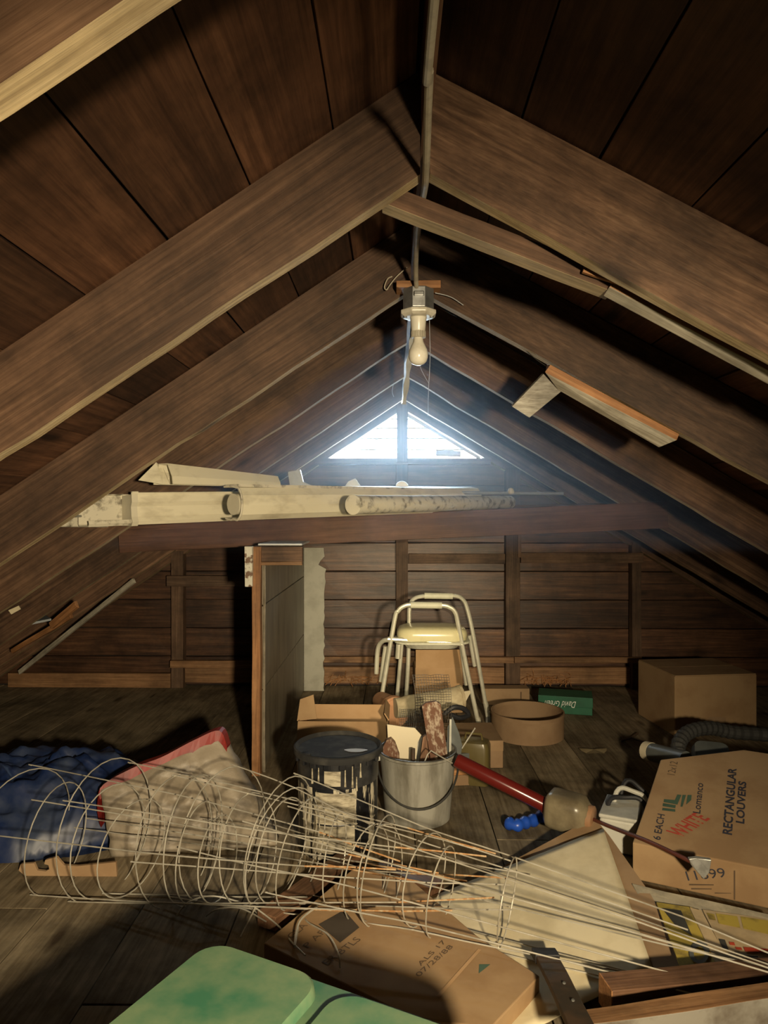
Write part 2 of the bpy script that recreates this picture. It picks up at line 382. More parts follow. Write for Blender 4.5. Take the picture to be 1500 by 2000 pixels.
# far gable wall ---------------------------------------------------
wb = struct(MB().prism([(-3.3, YB+0.06, -0.05), (3.7, YB+0.06, -0.05), (RX+(zu(0)+0.25-1.60)/SL+0.20, YB+0.06, 1.60), (RX-(zu(0)+0.25-1.60)/SL-0.12, YB+0.06, 1.60)], (0, 0.04, 0)).build('wall_back', 'deck_felt'))
z = 0.0; HW = 0.2055
while z < 1.62:
    z2 = min(z+HW, 1.628)
    hl, hr = (ZU+VD-z)/SLP[-1]+0.02, (ZU+VD-z)/SLP[1]+0.02
    split = random.choice([None, 0.84, -0.72, 0.06])
    segs = [(RX-hl, RX+hr)] if split is None else [(RX-hl, split-0.0015), (split+0.0015, RX+hr)]
    for a, b in segs:
        plank('gable_board', (a, YB+0.014+random.uniform(0, .006), (z+z2)/2), (b, YB+0.014+random.uniform(0, .006), (z+z2)/2), (0, 0, 1), z2-z-0.006, 0.025, 'gable_wood', wb, nseg=20, jit=0.0028, bevel=0.003)
    z = z2
def stud(xc, za, zb, wd=0.09, y=5.06, th=0.075, mat='stud_wood', name='stud'):
    plank(name, (xc, y, za), (xc, y, zb), (1, 0, 0), wd, th, mat, wb, nseg=12, jit=0.0015)
def hboard(name, xa, xb, za, zb, y, th, mat):
    plank(name, (xa, y, (za+zb)/2), (xb, y, (za+zb)/2), (0, 0, 1), abs(zb-za), th, mat, wb, nseg=12, jit=0.0015)
for xc, wd in ((-1.535, 0.085), (-0.72, 0.085), (0.062, 0.085), (0.845, 0.10), (1.715, 0.065)):
    stud(xc, 0.0, min(zu(xc)+0.05, 1.62), wd)
stud(0.888, 0.93, 1.30, 0.022, 5.012, 0.02)
stud(0.0635, 1.60, ZU+0.03, 0.078, 4.985, 0.05, 'rafter_wood', 'king_post')
hboard('blocking', 0.110, 0.79, 0.885, 0.955, 5.045, 0.05, 'stud_wood')
hboard('blocking', 0.90, 1.76, 0.890, 0.962, 5.040, 0.05, 'stud_wood')
hboard('blocking', -1.60, -0.77, 0.725, 0.800, 5.005, 0.035, 'stud_wood')
hboard('ledger', -0.49, 0.846, 0.190, 0.232, 5.005, 0.035, 'ledger_wood')
hboard('ledger', 0.850, 1.74, 0.192, 0.234, 5.005, 0.035, 'ledger_wood')
hboard('ledger', -1.575, -0.70, 0.150, 0.200, 5.005, 0.035, 'ledger_wood')
for a, b in ((-1.49, -0.77), (-0.67, 0.015), (0.11, 0.79), (0.90, 1.68)):
    hboard('sill_block', a, b, 0.030, 0.145, 5.085, 0.05, 'ledger_wood')
hboard('sill_plate', -2.75, -1.585, 0.0, 0.100, 5.055, 0.05, 'ledger_wood')
hboard('vent_sill', RX-0.62, RX+0.62, 1.585, 1.630, 5.055, 0.10, 'rafter_wood')

rs = random.Random(11)
for xa, xb, lb_ in ((-0.47, -0.05, 'frayed wood shavings on the sill left of the walking frame'), (0.92, 1.25, 'frayed wood shavings on the sill right of the middle stud')):
    mb = MB()
    for i in range(46):
        c = V((rs.uniform(xa, xb), 5.045+rs.uniform(-.012, .006), 0.035+abs(rs.gauss(0, 0.028)))); a = rs.uniform(0, 3.14); l_ = rs.uniform(0.02, 0.05)
        d_ = V((math.cos(a), 0.2*rs.uniform(-1, 1), 0.6*math.sin(a)))*l_
        mb.tube([c-d_, c+V((0, -0.012, 0.008)), c+d_], 0.0035, 4)
    o = mb.build('wood_shavings', 'fresh_wood'); o['kind'] = 'stuff'; tag(o, lb_, 'shavings')

# triangular vent: frame and louvre slats, open to the sky
w1 = struct(thing('window_1', (RX, YB, 1.63), 'triangular louvred gable vent with daylight behind it', 'vent'))
for sgn in (-1, 1):
    plank('vent_frame', (RX+sgn*0.56, 5.135, 1.640), (RX+sgn*0.01, 5.135, 1.640+0.55*SLP[sgn]), (0, 0, 1), 0.03, 0.03, 'grey_wood', w1, nseg=4)
for zs in (1.705, 1.785, 1.860, 1.925):
    hw = (ZU-zs)/0.60+0.02
    plank('slat', (RX-hw, 5.16, zs), (RX+hw, 5.16, zs), (0, 1, 0.18), 0.07, 0.010, 'grey_wood', w1, nseg=4)
plank('slat', (RX+0.24, 5.13, 1.675), (RX+0.42, 5.13, 1.668), (0, .3, 1), 0.045, 0.008, 'grey_wood', w1, nseg=4)

# wall behind the photographer
struct(MB().prism([(-3.3, YF, -0.05), (3.75, YF, -0.05), (RX, YF, 2.26)], (0, -0.06, 0)).build('wall_front', 'gable_wood'))

# partition --------------------------------------------------------
PX = -0.628
pt = struct(MB().box((PX-0.05, 3.40, 0.0), (PX-0.012, 4.95, 1.085)).build('wall_partition', 'stud_wood'))
plank('trim_post', (PX-0.020, 3.375, 0.0), (PX-0.020, 3.375, 1.086), (1, 0, 0), 0.040, 0.05, 'fresh_wood', pt, nseg=12)
zs = [0.0, 0.395, 0.80, 1.075]
for a, b in zip(zs, zs[1:]):
    MB().box((PX-0.012, 3.405, a+0.003), (PX+0.003, 4.94, b-0.003)).build('panel', 'panel_board', pt, Matrix.Translation((PX, 3.4, a)), bevel=0.002)
plank('panel_strip', (PX+0.008, 3.405, 0.0), (PX+0.008, 3.405, 1.0), (1, 0, 0), 0.012, 0.012, 'panel_board', pt, nseg=6)
plank('header', (PX-0.005, 3.385, 1.049), (PX+0.196, 3.385, 1.049), (0, 0, 1), 0.073, 0.03, 'rafter_wood', pt, nseg=6)
plank('header_strip', (PX-0.005, 3.375, 1.006), (PX+0.196, 3.375, 1.006), (0, 0, 1), 0.016, 0.03, 'ledger_wood', pt, nseg=6)
MB().prism([(PX-0.02, 3.40, 1.090), (PX+0.19, 3.40, 1.090), (PX+0.17, 4.94, 1.088), (PX-0.02, 4.94, 1.090)], (0, 0, 0.008)).build('top_sheet', 'white_sheet', pt)
plank('peeling_batten', (PX-0.052, 3.345, 0.898), (PX-0.052, 3.345, 1.088), (1, 0, 0), 0.036, 0.03, 'peeling_paint', pt, nseg=8, jit=0.004)
rg = random.Random(3); poly = [V((PX+0.004, 4.955, 0.0)), V((PX+0.145, 4.955, 0.0))]
for i in range(34):
    zz = 0.02+0.98*i/33; jj = 0.145+rg.uniform(-0.008, 0.006)
    if zz > 0.62: jj += rg.uniform(-0.006, 0.012)
    if 0.88 < zz < 0.94: jj -= 0.03
    poly.append(V((PX+jj, 4.955, zz)))
poly += [V((PX+0.004, 4.955, 1.0))]
MB().prism(poly, (0, 0.02, 0)).build('plaster_strip', 'plaster', pt)

# ================================================================== OVERHEAD THINGS
# cable along the ridge
cp = smooth_path([(0.072, -0.9, 1.965), at(848, 0, 0.96), at(838, 150, 1.15), at(832, 335, 1.475), at(828, 375, 1.60), at(816, 440, 1.80), at(812, 520, 2.10), at(814, 572, 2.245)], 8)
tag(MB().tube(cp, 0.0075, 10).build('electrical_cable', 'cable_sheath', smooth=True), 'grey sheathed electrical cable running under the ridge to the bulb fitting', 'cable')

# ceiling light
B = at(817, 590, 2.26)
cl = thing('ceiling_light', (B.x, B.y, B.z-0.16), 'bare pear-shaped bulb in a porcelain holder on an octagonal box', 'light')
T = Matrix.Translation(B)
plank('mounting_block', (B.x-0.07, 2.285, B.z+0.05), (B.x+0.07, 2.285, B.z+0.05), (0, 1, 0), 0.10, 0.022, 'fresh_wood', cl, nseg=4)
R8 = Matrix.Rotation(math.pi/8, 4, 'Z')
MB().lathe([(0.050, -0.028), (0.052, -0.026), (0.052, 0.036), (0.050, 0.038)], 8, T @ R8).build('junction_box', 'galvanised', cl, bevel=0.002)
MB().lathe([(0.048, -0.050), (0.060, -0.042), (0.060, -0.030), (0.046, -0.0285)], 8, T @ R8).build('lampholder', 'porcelain', cl, bevel=0.003)
MB().lathe([(0.021, -0.095), (0.0225, -0.092), (0.0255, -0.052), (0.030, -0.048)], 24, T).build('holder_neck', 'porcelain', cl, smooth=True)
ring = MB()
for k in range(20):
    a = 2*math.pi*k/20; ring.box((0.019, -0.0022, -0.113), (0.0235, 0.0022, -0.094), T @ Matrix.Rotation(a, 4, 'Z'))
ring.lathe([(0.0205, -0.114), (0.0205, -0.093)], 20, T).build('ribbed_socket', 'socket_plastic', cl)
bp = [(0.0135, -0.112), (0.0150, -0.118), (0.0170, -0.128), (0.0230, -0.140), (0.0285, -0.152), (0.0312, -0.165), (0.0305, -0.177), (0.0262, -0.189), (0.0190, -0.1965), (0.0095, -0.2005), (0.001, -0.2015)]
MB().lathe(bp[::-1], 32, T).build('bulb', 'bulb_glass', cl, smooth=True)
for sx in (-1, 1):
    MB().lathe([(0.005, -0.054), (0.007, -0.051), (0.007, -0.046)], 10, T @ Matrix.Translation((sx*0.042, -0.012, 0))).build('screw', 'galvanised', cl)
MB().box((B.x-0.016, B.y-0.056, B.z+0.004), (B.x+0.016, B.y-0.046, B.z+0.020)).build('cable_clamp', 'galvanised', cl, bevel=0.003)

# strips and blocks nailed under the right-hand rafters
def upstrip(name, a, b, d0, d1, th, dp, mat, emat, label, cat='board'):
    p0, p1 = at(*a, d0), at(*b, d1)
    o = plank(name, p0, p1, (0, 1, 0), dp, th, mat, None, nseg=14, jit=0.0012, edge=(0, emat))
    return tag(o, label, cat)
# local axes: x along, y away from camera, z = up/down; sawn pale underside on the second material
def batten(name, a, b, d, hgt, depth, side, under, label):
    p0, p1 = at(*a, d), at(*b, d)
    M0 = frame(p0, p1-p0, (0, 1, 0)); L = (p1-p0).length
    mb = MB(); n = 12; o = random.uniform(0, 50)
    # z axis of the frame points down or up; work it out so that 'under' faces the floor
    up = 1 if (M0.to_3x3() @ V((0, 0, 1))).z > 0 else -1
    loops = []
    for i in range(n+1):
        xx = L*i/n; e = 0.0012*noise.noise(V((xx*9, o, 0)))
        loops.append([M0 @ V((xx, 0, up*(hgt/2+e))), M0 @ V((xx, depth, up*hgt/2)), M0 @ V((xx, depth, -up*(hgt/2+e))), M0 @ V((xx, 0, -up*(hgt/2+e)))])
    mb.loft(loops)
    for f in range(n): mb.mi[f*4+2] = 1
    return tag(mb.build(name, [side, under], None, M0, bevel=0.0015), label, 'board')
batten('roof_batten', (752, 377), (1205, 553), 1.575, 0.042, 0.060, 'rafter_wood', 'sawn_edge', 'long brown batten with pale underside slanting under the ridge cable')
def twoface(name, up, mid, low, d, side, under, label, dd=0.05):
    """block seen from below: narrow side face above a pale face that slopes back under it"""
    A, B_, C_ = [[at(*p, d) for p in ln] for ln in (up, mid, low)]
    C_ = [at(*p, d+dd) for p in low]; M0 = frame(A[0], A[1]-A[0], (0, 1, 0)); bk = V((0, 0.055, 0.012))
    mb = MB(); mb.loft([[A[0], B_[0], C_[0], A[0]+bk], [A[1], B_[1], C_[1], A[1]+bk]])
    mb.mi[1] = 1
    return tag(mb.build(name, [side, under], None, M0, bevel=0.0015), label, 'board')
twoface('wood_offcut', [(1203, 547), (1560, 733)], [(1190, 560), (1560, 755)], [(1178, 578), (1560, 783)], 1.56, 'fresh_wood', 'pale_wood', 'orange block with pale painted underside continuing the long brown batten', 0.035)
batten('wood_shim', (1140, 525), (1287, 572), 1.55, 0.014, 0.012, 'fresh_wood', 'fresh_wood', 'thin orange sliver of wood above the orange block')
twoface('wood_bracket', [(1075, 712), (1327, 848)], [(1064, 727), (1322, 860)], [(1090, 762), (1287, 874)], 2.20, 'fresh_wood', 'pale_wood', 'short orange block with pale underside fixed below the second right rafter', 0.04)
batten('sister_board', (1130, 728), (1326, 843), 2.235, 0.026, 0.020, 'rafter_wood', 'rafter_wood', 'brown offcut nailed above the short orange block')
tag(MB().prism([at(1062, 730, 2.24), at(1000, 794, 2.27), at(1034, 816, 2.27), at(1097, 764, 2.24)], (0, 0.020, 0.006)).build('grey_board_end', 'grey_wood', bevel=0.001), 'grey weathered board stub hanging beside the short orange block', 'board')
# pale strip dangling from the ridge, cobweb threads
sp = smooth_path([at(806, 660, 3.00), at(800, 700, 3.06), at(795, 745, 3.15), at(789, 790, 3.25)], 5)
mb = MB(); loops = []
for i, p in enumerate(sp):
    wq = 0.010+0.003*math.sin(i*1.3); loops.append([p+V((-wq, 0, 0)), p+V((wq, 0.002, 0)), p+V((wq, 0.005, 0)), p+V((-wq, 0.003, 0))])
tag(mb.loft(loops).build('cloth_strip', 'cloth_pale', smooth=False), 'pale torn cloth strip dangling from the ridge behind the bulb', 'cloth')
def thread(pts, d, r, label, name='cobweb_thread', mat='cobweb'):
    tag(MB().tube(smooth_path([at(px, py, d) for px, py in pts], 5), r, 5).build(name, mat), label, 'cobweb', 'cobwebs under the ridge')
thread([(838, 575), (839, 640), (840, 700), (837, 760), (836, 812)], 2.4, 0.0012, 'long cobweb thread hanging just right of the bulb')
thread([(815, 690), (822, 720), (838, 750)], 2.42, 0.0009, 'short cobweb thread linking the bulb to the long thread')
thread([(768, 752), (766, 765), (769, 775)], 3.0, 0.0014, 'tiny cobweb tuft on the left of the pale cloth strip')
thread([(795, 522), (775, 540), (762, 556), (755, 566), (751, 560), (757, 545), (766, 540)], 2.28, 0.0022, 'knotted cobweb curl on the rafter left of the bulb fitting', mat='cable_sheath')
thread([(850, 572), (880, 580), (905, 596)], 2.27, 0.0014, 'cobweb strand along the rafter right of the bulb fitting')
thread([(1012, 670), (1045, 700), (1068, 716)], 2.28, 0.0012, 'dark cobweb strand above the grey board stub', mat='dark_wire')
thread([(1436, 800), (1440, 830), (1446, 860)], 2.30, 0.0011, 'pale straw stuck to the right-hand rafter', mat='cable_sheath')

# ---- gutters and pipes stored on the tie beam
def extrude(name, p0, p1, prof, mat, parent=None, roll=0.0, taper=1.0, smooth=False, M0=None):
    """prof: closed outline (across, up)"""
    p0, p1 = V(p0), V(p1); d = (p1-p0).normalized(); s = d.cross(V((0, 0, 1))).normalized(); u = s.cross(d)
    c, sn = math.cos(roll), math.sin(roll); s2 = s*c+u*sn; u2 = u*c-s*sn
    mb = MB(); mb.loft([[p0+s2*a+u2*b for a, b in prof], [p1+s2*a*taper+u2*b*taper for a, b in prof]])
    return mb.build(name, mat, parent, M0 or frame(p0, d, s), smooth=smooth)
def shell(line, t):
    """thin open channel from a centre line"""
    out = []; inn = []
    n = len(line)
    for i in range(n):
        a = V((*line[max(i-1, 0)], 0)); b = V((*line[min(i+1, n-1)], 0)); d = (b-a).normalized(); nn = V((-d.y, d.x, 0))*t/2
        p = V((*line[i], 0)); out.append((p.x+nn.x, p.y+nn.y)); inn.append((p.x-nn.x, p.y-nn.y))
    return out+inn[::-1]
# K-style gutter: its sides (across < 0 is the far, left-hand side)
kst = [(0.060, 0.120), (0.052, 0.124), (0.046, 0.118), (0.048, 0.090), (0.030, 0.070), (0.022, 0.040), (0.018, 0.004), (0.010, 0.0), (-0.050, 0.0), (-0.056, 0.006), (-0.056, 0.122)]
g1 = thing('gutter', (-0.9, 3.0, 1.19), 'long cream gutter length with a dirty open end lying across the tie beam', 'gutter', 'gutter parts on the tie beam')
ga, gb = V((-1.205, 2.75, 1.195)), V((-0.16, 3.80, 1.236))
gd = (gb-ga).normalized(); gs = gd.cross(V((0, 0, 1))).normalized(); gz = V((0, 0, 1))
gm = ga+gd*0.175
extrude('trough', gm, gb, shell([(0.058, 0.126), (0.052, 0.128), (0.048, 0.120), (0.050, 0.090), (0.040, 0.072), (0.042, 0.030), (0.052, 0.012), (0.046, 0.0), (-0.050, 0.0), (-0.056, 0.006), (-0.056, 0.122)], 0.004), 'gutter_cream', g1)
# broken near length: tall back, low front
extrude('broken_trough', ga, gm+gd*0.01, shell([(0.046, 0.020), (0.050, 0.008), (0.044, -0.001), (-0.046, -0.001), (-0.053, 0.006), (-0.050, 0.06), (-0.058, 0.118), (-0.050, 0.122)], 0.004), 'gutter_dirty', g1)
MB().prism([gm-gs*0.05+gz*0.004, gm+gs*0.047+gz*0.004, gm+gs*0.047+gz*0.122, gm-gs*0.05+gz*0.116], gd*0.006).build('stop_end', 'gutter_plain', g1)
extrude('joint_sleeve', gm-gd*0.004, gm+gd*0.022, shell([(0.062, 0.130), (0.053, 0.131), (0.052, 0.120), (0.054, 0.090), (0.045, 0.072), (0.047, 0.030), (0.056, 0.010), (0.048, -0.004), (-0.050, -0.004)], 0.005), 'gutter_plain', g1)
g2 = thing('gutter', at(120, 1030, 2.72), 'short cream gutter offcut at the far left behind the rafter', 'gutter', 'gutter parts on the tie beam')
extrude('trough', at(60, 1028, 2.66), at(200, 1029, 2.98), shell([(-a*0.6, b*0.42) for a, b in kst], 0.003), 'gutter_dirty', g2)
MB().tube([at(118, 1004, 2.70), at(130, 1008, 2.70), at(158, 1008, 2.78)], 0.005, 6).build('hanger', 'galvanised', g2)
# upturned gutter lying on top
g3 = thing('gutter', at(300, 950, 2.75), 'upturned cream gutter with a mitred end resting on top of the others', 'gutter', 'gutter parts on the tie beam')
a0, a1 = at(318, 946, 2.72), at(537, 951, 3.28)
extrude('trough', a0+V((0, 0, 0.0)), a1, shell([(-0.052, 0.0), (-0.048, 0.030), (-0.030, 0.050), (-0.020, 0.078), (0.028, 0.078), (0.052, 0.03), (0.056, 0.0)], 0.004), 'gutter_cream', g3, taper=0.62)
MB().prism([at(270, 938, 2.70), at(318, 946, 2.70), at(305, 903, 2.74)], (0, 0.008, 0)).build('mitred_end', 'gutter_cream', g3)
MB().prism([at(305, 903, 2.738), at(318, 946, 2.70), at(332, 946, 2.72), at(318, 914, 2.75)], (0, 0.006, 0)).build('end_flange', 'gutter_cream', g3)
# wide oval duct with a pipe inside
g4 = thing('downspout', at(450, 1015, 2.85), 'cream oval downspout trough whose round pipe end faces left', 'downspout', 'gutter parts on the tie beam')
d0, d1 = at(456, 983, 2.85), at(925, 975, 4.08)
dd = (d1-d0).normalized(); ds = dd.cross(V((0, 0, 1))).normalized()
ov = [(0.062, 0.066), (0.020, 0.070), (-0.030, 0.060), (-0.052, 0.030), (-0.056, -0.010), (-0.048, -0.045), (-0.026, -0.066), (0.000, -0.062), (0.020, -0.066), (0.050, -0.060)]
extrude('trough', d0, d1, shell([(-a, b) for a, b in ov], 0.005), 'gutter_cream', g4)
ov2 = [(-a*1.05, b*1.05) for a, b in ov]
rimp = [d0+ds*(-a*1.02)+V((0, 0, 1))*(b*1.02) for a, b in ov]
MB().tube(smooth_path(rimp, 4), 0.0045, 6).build('rolled_rim', 'gutter_dirty', g4)
MB().tube([d0+dd*0.005+ds*0.004-V((0, 0, 0.004)), d0+dd*0.55+ds*0.004], 0.042, 24).build('inner_pipe', 'gutter_cream', g4, frame(d0, dd, ds), smooth=True)
MB().tube([d0-dd*0.004+ds*0.004-V((0, 0, 0.004)), d0+dd*0.004+ds*0.004-V((0, 0, 0.004))], 0.043, 24).build('pipe_end', 'gutter_plain', g4, smooth=True)
extrude('top_flange', d0+V((0, 0, 0.070)), d1+V((0, 0, 0.050)), [(-0.055, -0.005), (0.035, -0.005), (0.035, 0.007), (-0.055, 0.007)], 'gutter_dirty', g4)
g5 = thing('round_pipe', at(692, 1005, 2.95), 'round cream pipe with a plugged end lying along the tie beam', 'pipe', 'gutter parts on the tie beam')
r0, r1 = at(691, 986, 2.95), at(995, 981, 4.22)
MB().tube([r0, r1], 0.0395, 24).build('pipe', 'gutter_dirty', g5, frame(r0, r1-r0, (0, 0, 1)), smooth=True)
rd = (r1-r0).normalized()
MB().tube([r0-rd*0.006, r0+rd*0.012], 0.0415, 24).build('plug', 'gutter_dirty', g5, smooth=True)
g6 = thing('conduit_rod', at(800, 958, 3.9), 'thin grey rod with a small knob lying behind the round cream pipe', 'rod')
MB().tube([at(640, 961, 3.86), at(1100, 964, 3.98)], 0.010, 10).build('rod', 'grey_metal', g6, smooth=True)
kn = at(998, 959, 3.95)
MB().lathe([(0.004, -0.02), (0.017, -0.014), (0.019, 0.0), (0.013, 0.014), (0.003, 0.018)], 12, Matrix.Translation(kn)).build('knob', 'gutter_dirty', g6, smooth=True)
def tab(pts, d, th, label, mat='grey_metal', name='metal_bracket'):
    tag(MB().prism([at(px, py, d) for px, py in pts], (0, th, 0)).build(name, mat, bevel=0.001), label, 'bracket')
tab([(562, 921), (586, 917), (592, 941), (620, 952), (566, 952)], 3.55, 0.03, 'folded grey metal bracket standing behind the oval downspout')
tab([(672, 952), (680, 940), (694, 934), (706, 952)], 3.6, 0.02, 'small pointed metal tab left of the vent, behind the pipes')
tag(MB().lathe([(0.034, -0.012), (0.037, 0.0), (0.034, 0.012)], 20, Matrix.Translation(at(785, 953, 3.72)) @ Matrix.Rotation(math.pi/2, 4, 'X')).build('metal_disc', 'grey_metal', smooth=True), 'round grey metal disc peeping over the pipes under the vent', 'cap')

# ================================================================== LEFT EAVES
def stick(name, a, da, b, db, wd, th, mat, label, up=(0, 0, 1), cat='stick'):
    return tag(plank(name, at(*a, da), at(*b, db), up, wd, th, mat, None, nseg=8), label, cat)
stick('wooden_stick', (38, 1313), 4.86, (262, 1134), 4.34, 0.030, 0.018, 'pale_wood', 'long pale stick leaning against the rafters in the left eaves')
stick('wooden_lath', (100, 1222), 4.0, (150, 1180), 3.9, 0.040, 0.02, 'fresh_wood', 'upper of two short orange laths tucked into the left eaves')
stick('wooden_lath', (24, 1272), 4.2, (140, 1203), 3.98, 0.028, 0.02, 'fresh_wood', 'longer lower orange lath tucked into the left eaves')
tag(MB().prism([at(-60, 1245, 3.95), at(100, 1212, 4.05), at(90, 1206, 4.15), at(-60, 1215, 4.1)], (0, 0, 0.012)).build('dark_sheet', 'grey_metal'), 'dark sheet offcut jutting from the left edge above the orange laths', 'sheet')
tag(MB().prism([at(16, 1192, 3.7), at(36, 1183, 3.7), at(40, 1190, 3.7), at(22, 1200, 3.7)], (0, 0.006, 0)).build('paper_scrap', 'paper_old'), 'small pale paper scrap caught on the far left rafter', 'paper')

# ================================================================== FAR MIDDLE
# folding walker with commode seat ---------------------------------
wk = thing('walking_frame', at(840, 1440, 4.1)*1.0, 'aluminium walking frame with a padded cream seat by the far wall', 'walker')
def wtube(pts, r=0.0125, name='tube', mat='aluminium', n=6):
    return MB().tube(smooth_path(pts, n), r, 10).build(name, mat, wk, smooth=True)
DN, DF = 3.95, 4.22
n_leg = wtube([at(733, 1437, DN), at(745, 1364, DN), at(770, 1214, DN), at(778, 1193, DN), at(789, 1184, DN), at(806, 1181, DN), at(860, 1182, DN), at(878, 1186, DN), at(889, 1196, DN), at(895, 1220, DN), at(913, 1312, DN), at(939, 1434, DN)], name='near_frame')
f_leg = wtube([at(790, 1410, DF), at(797, 1300, DF), at(799, 1214, DF), at(800, 1188, DF), at(807, 1171, DF), at(829, 1164, DF), at(883, 1163, DF), at(904, 1171, DF), at(914, 1194, DF), at(925, 1244, DF), at(940, 1328, DF), at(954, 1408, DF)], name='far_frame')
for a, b, d in ((802, 863, DN), (829, 884, DF)):
    yy = 1181.5 if d == DN else 1163.5
    MB().tube([at(a, yy, d), at(b, yy+1, d)], 0.0185, 14).build('handgrip', 'grip_foam', wk, smooth=True)
wtube([at(757, 1248, DN+.0), at(830, 1252, DN+.01), at(903, 1258, DN+.0)], 0.0125, 'front_crossbar')
wtube([at(760, 1250, DN+.01), at(748, 1252, DN+.03), at(738, 1268, DN+.05), at(735, 1316, DN+.05)], 0.0125, 'folded_side_leg')
wtube([at(753, 1262, DN+.06), at(744, 1331, DN+.08)], 0.0125, 'folded_side_leg')
wtube([at(785, 1254, DN+.16), at(772, 1404, DN+.18)], 0.0115, 'seat_leg')
wtube([at(901, 1262, DN+.05), at(911, 1338, DN+.05)], 0.0115, 'seat_leg')
wtube([at(917, 1241, DN+.14), at(927, 1301, DN+.16)], 0.011, 'seat_leg')
wtube([at(779, 1258, DN+.08), at(777, 1286, DN+.08)], 0.016, 'sleeve')
for px, py, d in ((733, 1437, DN), (939, 1434, DN), (954, 1408, DF), (790, 1410, DF)):
    p = at(px, py, d); p.z = 0
    MB().lathe([(0.019, 0.0), (0.018, 0.02), (0.0155, 0.04)], 14, Matrix.Translation(p)).build('rubber_tip', 'rubber', wk, smooth=True)
for px, py, d in ((933, 1402, DN), (948, 1372, DF)):
    p = at(px, py, d); q = at(px+3, py+14, d)
    MB().tube([p, q], 0.0155, 12).build('height_collar', 'aluminium', wk, smooth=True)
# padded seat
sc_ = at(843, 1236, 4.07); loops = []
for fz, sc in ((-0.030, 0.90), (-0.026, 0.98), (0.0, 1.0), (0.016, 0.985), (0.032, 0.93), (0.042, 0.80), (0.046, 0.5), (0.047, 0.1)):
    loops.append([sc_+V((x*sc, y*sc, fz)) for x, y in rrect(0.40, 0.27, 0.09, 6)])
MB().loft(loops).build('seat', 'seat_vinyl', wk, smooth=True, auto=50)
MB().loft([[sc_+V((x, y, fz)) for x, y in rrect(0.425, 0.285, 0.09, 6)] for fz in (-0.043, -0.032)]).build('seat_rim', 'grip_foam', wk)
MB().loft([[sc_+V((x*s, y*s, fz)) for x, y in rrect(0.34, 0.22, 0.09, 6)] for fz, s in ((-0.075, 0.86), (-0.043, 1.0))]).build('seat_pan', 'aluminium', wk)

# carton standing inside the walker
def carton(name, c, ux, w_, d_, h, mat, label, open_top=False, bev=0.004):
    ux = V((*ux, 0)).normalized(); uy = V((-ux.y, ux.x, 0)); M0 = frame((c[0], c[1], c[2] if len(c) > 2 else 0), ux, uy)
    t = thing(name, M0.translation, label, 'box')
    return t, M0
t, M0 = carton('cardboard_carton', (at(855, 1300, 4.50).x, 4.52), (1, 0.03), 0.3, 0.2, 0.38, 'cardboard_inside', 'upright tan carton standing behind the seat of the walking frame')
MB().box((-0.148, -0.10, 0), (0.148, 0.10, 0.285), M0).build('body', 'cardboard_inside', t, M0, bevel=0.004)
mb = MB(); mb.box((-0.146, -0.103, 0.285), (0.146, -0.099, 0.40), M0 @ Matrix.Rotation(0.03, 4, 'X')).build('raised_flap', 'cardboard_inside', t, M0)
MB().box((-0.03, -0.105, 0.20), (0.01, -0.1035, 0.21), M0).build('stain', 'cardboard_drab', t)

# junk pile behind the bucket --------------------------------------
t = thing('crate_carton', (0.26, 3.62, 0), 'low drab carton carrying the cloth roll behind the bucket', 'box')
Mx = frame((0.26, 3.60, 0), (1, 0.05, 0), (0, 1, 0))
MB().box((-0.27, -0.14, 0), (0.27, 0.16, 0.135), Mx).build('body', 'cardboard_drab', t, Mx, bevel=0.004)
MB().box((-0.27, -0.143, 0.085), (0.27, -0.14, 0.135), Mx).build('flap', 'cardboard_dull', t, Mx)
ra, rb = at(772, 1383, 3.62), at(900, 1362, 3.72)
t = thing('cloth_roll', (V(ra)+V(rb))/2-V((0, 0, 0.06)), 'beige rolled cloth lying behind the bucket under the walking frame', 'roll')
rd_ = (rb-ra).normalized()
MB().tube([ra+(rb-ra)*k/10+V((0, 0, 0.004*noise.noise(V((k*1.7, 0, 0))))) for k in range(11)], [0.050+0.010*k/10+0.003*noise.noise(V((k*2.1, 5, 0))) for k in range(11)], 20).build('roll', 'roll_cloth', t, frame(ra, rd_, (0, 0, 1)), smooth=True)
MB().tube([rb-rd_*0.012, rb+rd_*0.004], 0.064, 20).build('hem', 'roll_cloth', t, smooth=True)
MB().prism([rb+rd_*0.01+V((0, 0, -0.05)), rb+rd_*0.055+V((0, 0.0, 0.02)), rb+rd_*0.05+V((0, 0, 0.03)), rb+rd_*0.008+V((0, 0, 0.03))], (0, -0.01, 0)).build('loose_end', 'paper_white', t)
pa, pb = at(772, 1391, 3.66), at(744, 1368, 3.93)
t = thing('clay_pot', (pa+pb)/2-V((0, 0, 0.07)), 'terracotta pot lying on its side between open carton and bucket', 'pot')
Mp = frame(pa, pb-pa, (0, 0, 1)); Lp = (pb-pa).length
MB().tube([pa+(pb-pa)*k for k in (0, .12, .121, .5, 1)], [0.078, 0.080, 0.070, 0.062, 0.048], 24).build('body', 'clay', t, smooth=True)
MB().tube([pa-(pb-pa)*0.012, pa+(pb-pa)*0.02], 0.066, 24).build('base_disc', 'clay', t, smooth=True)
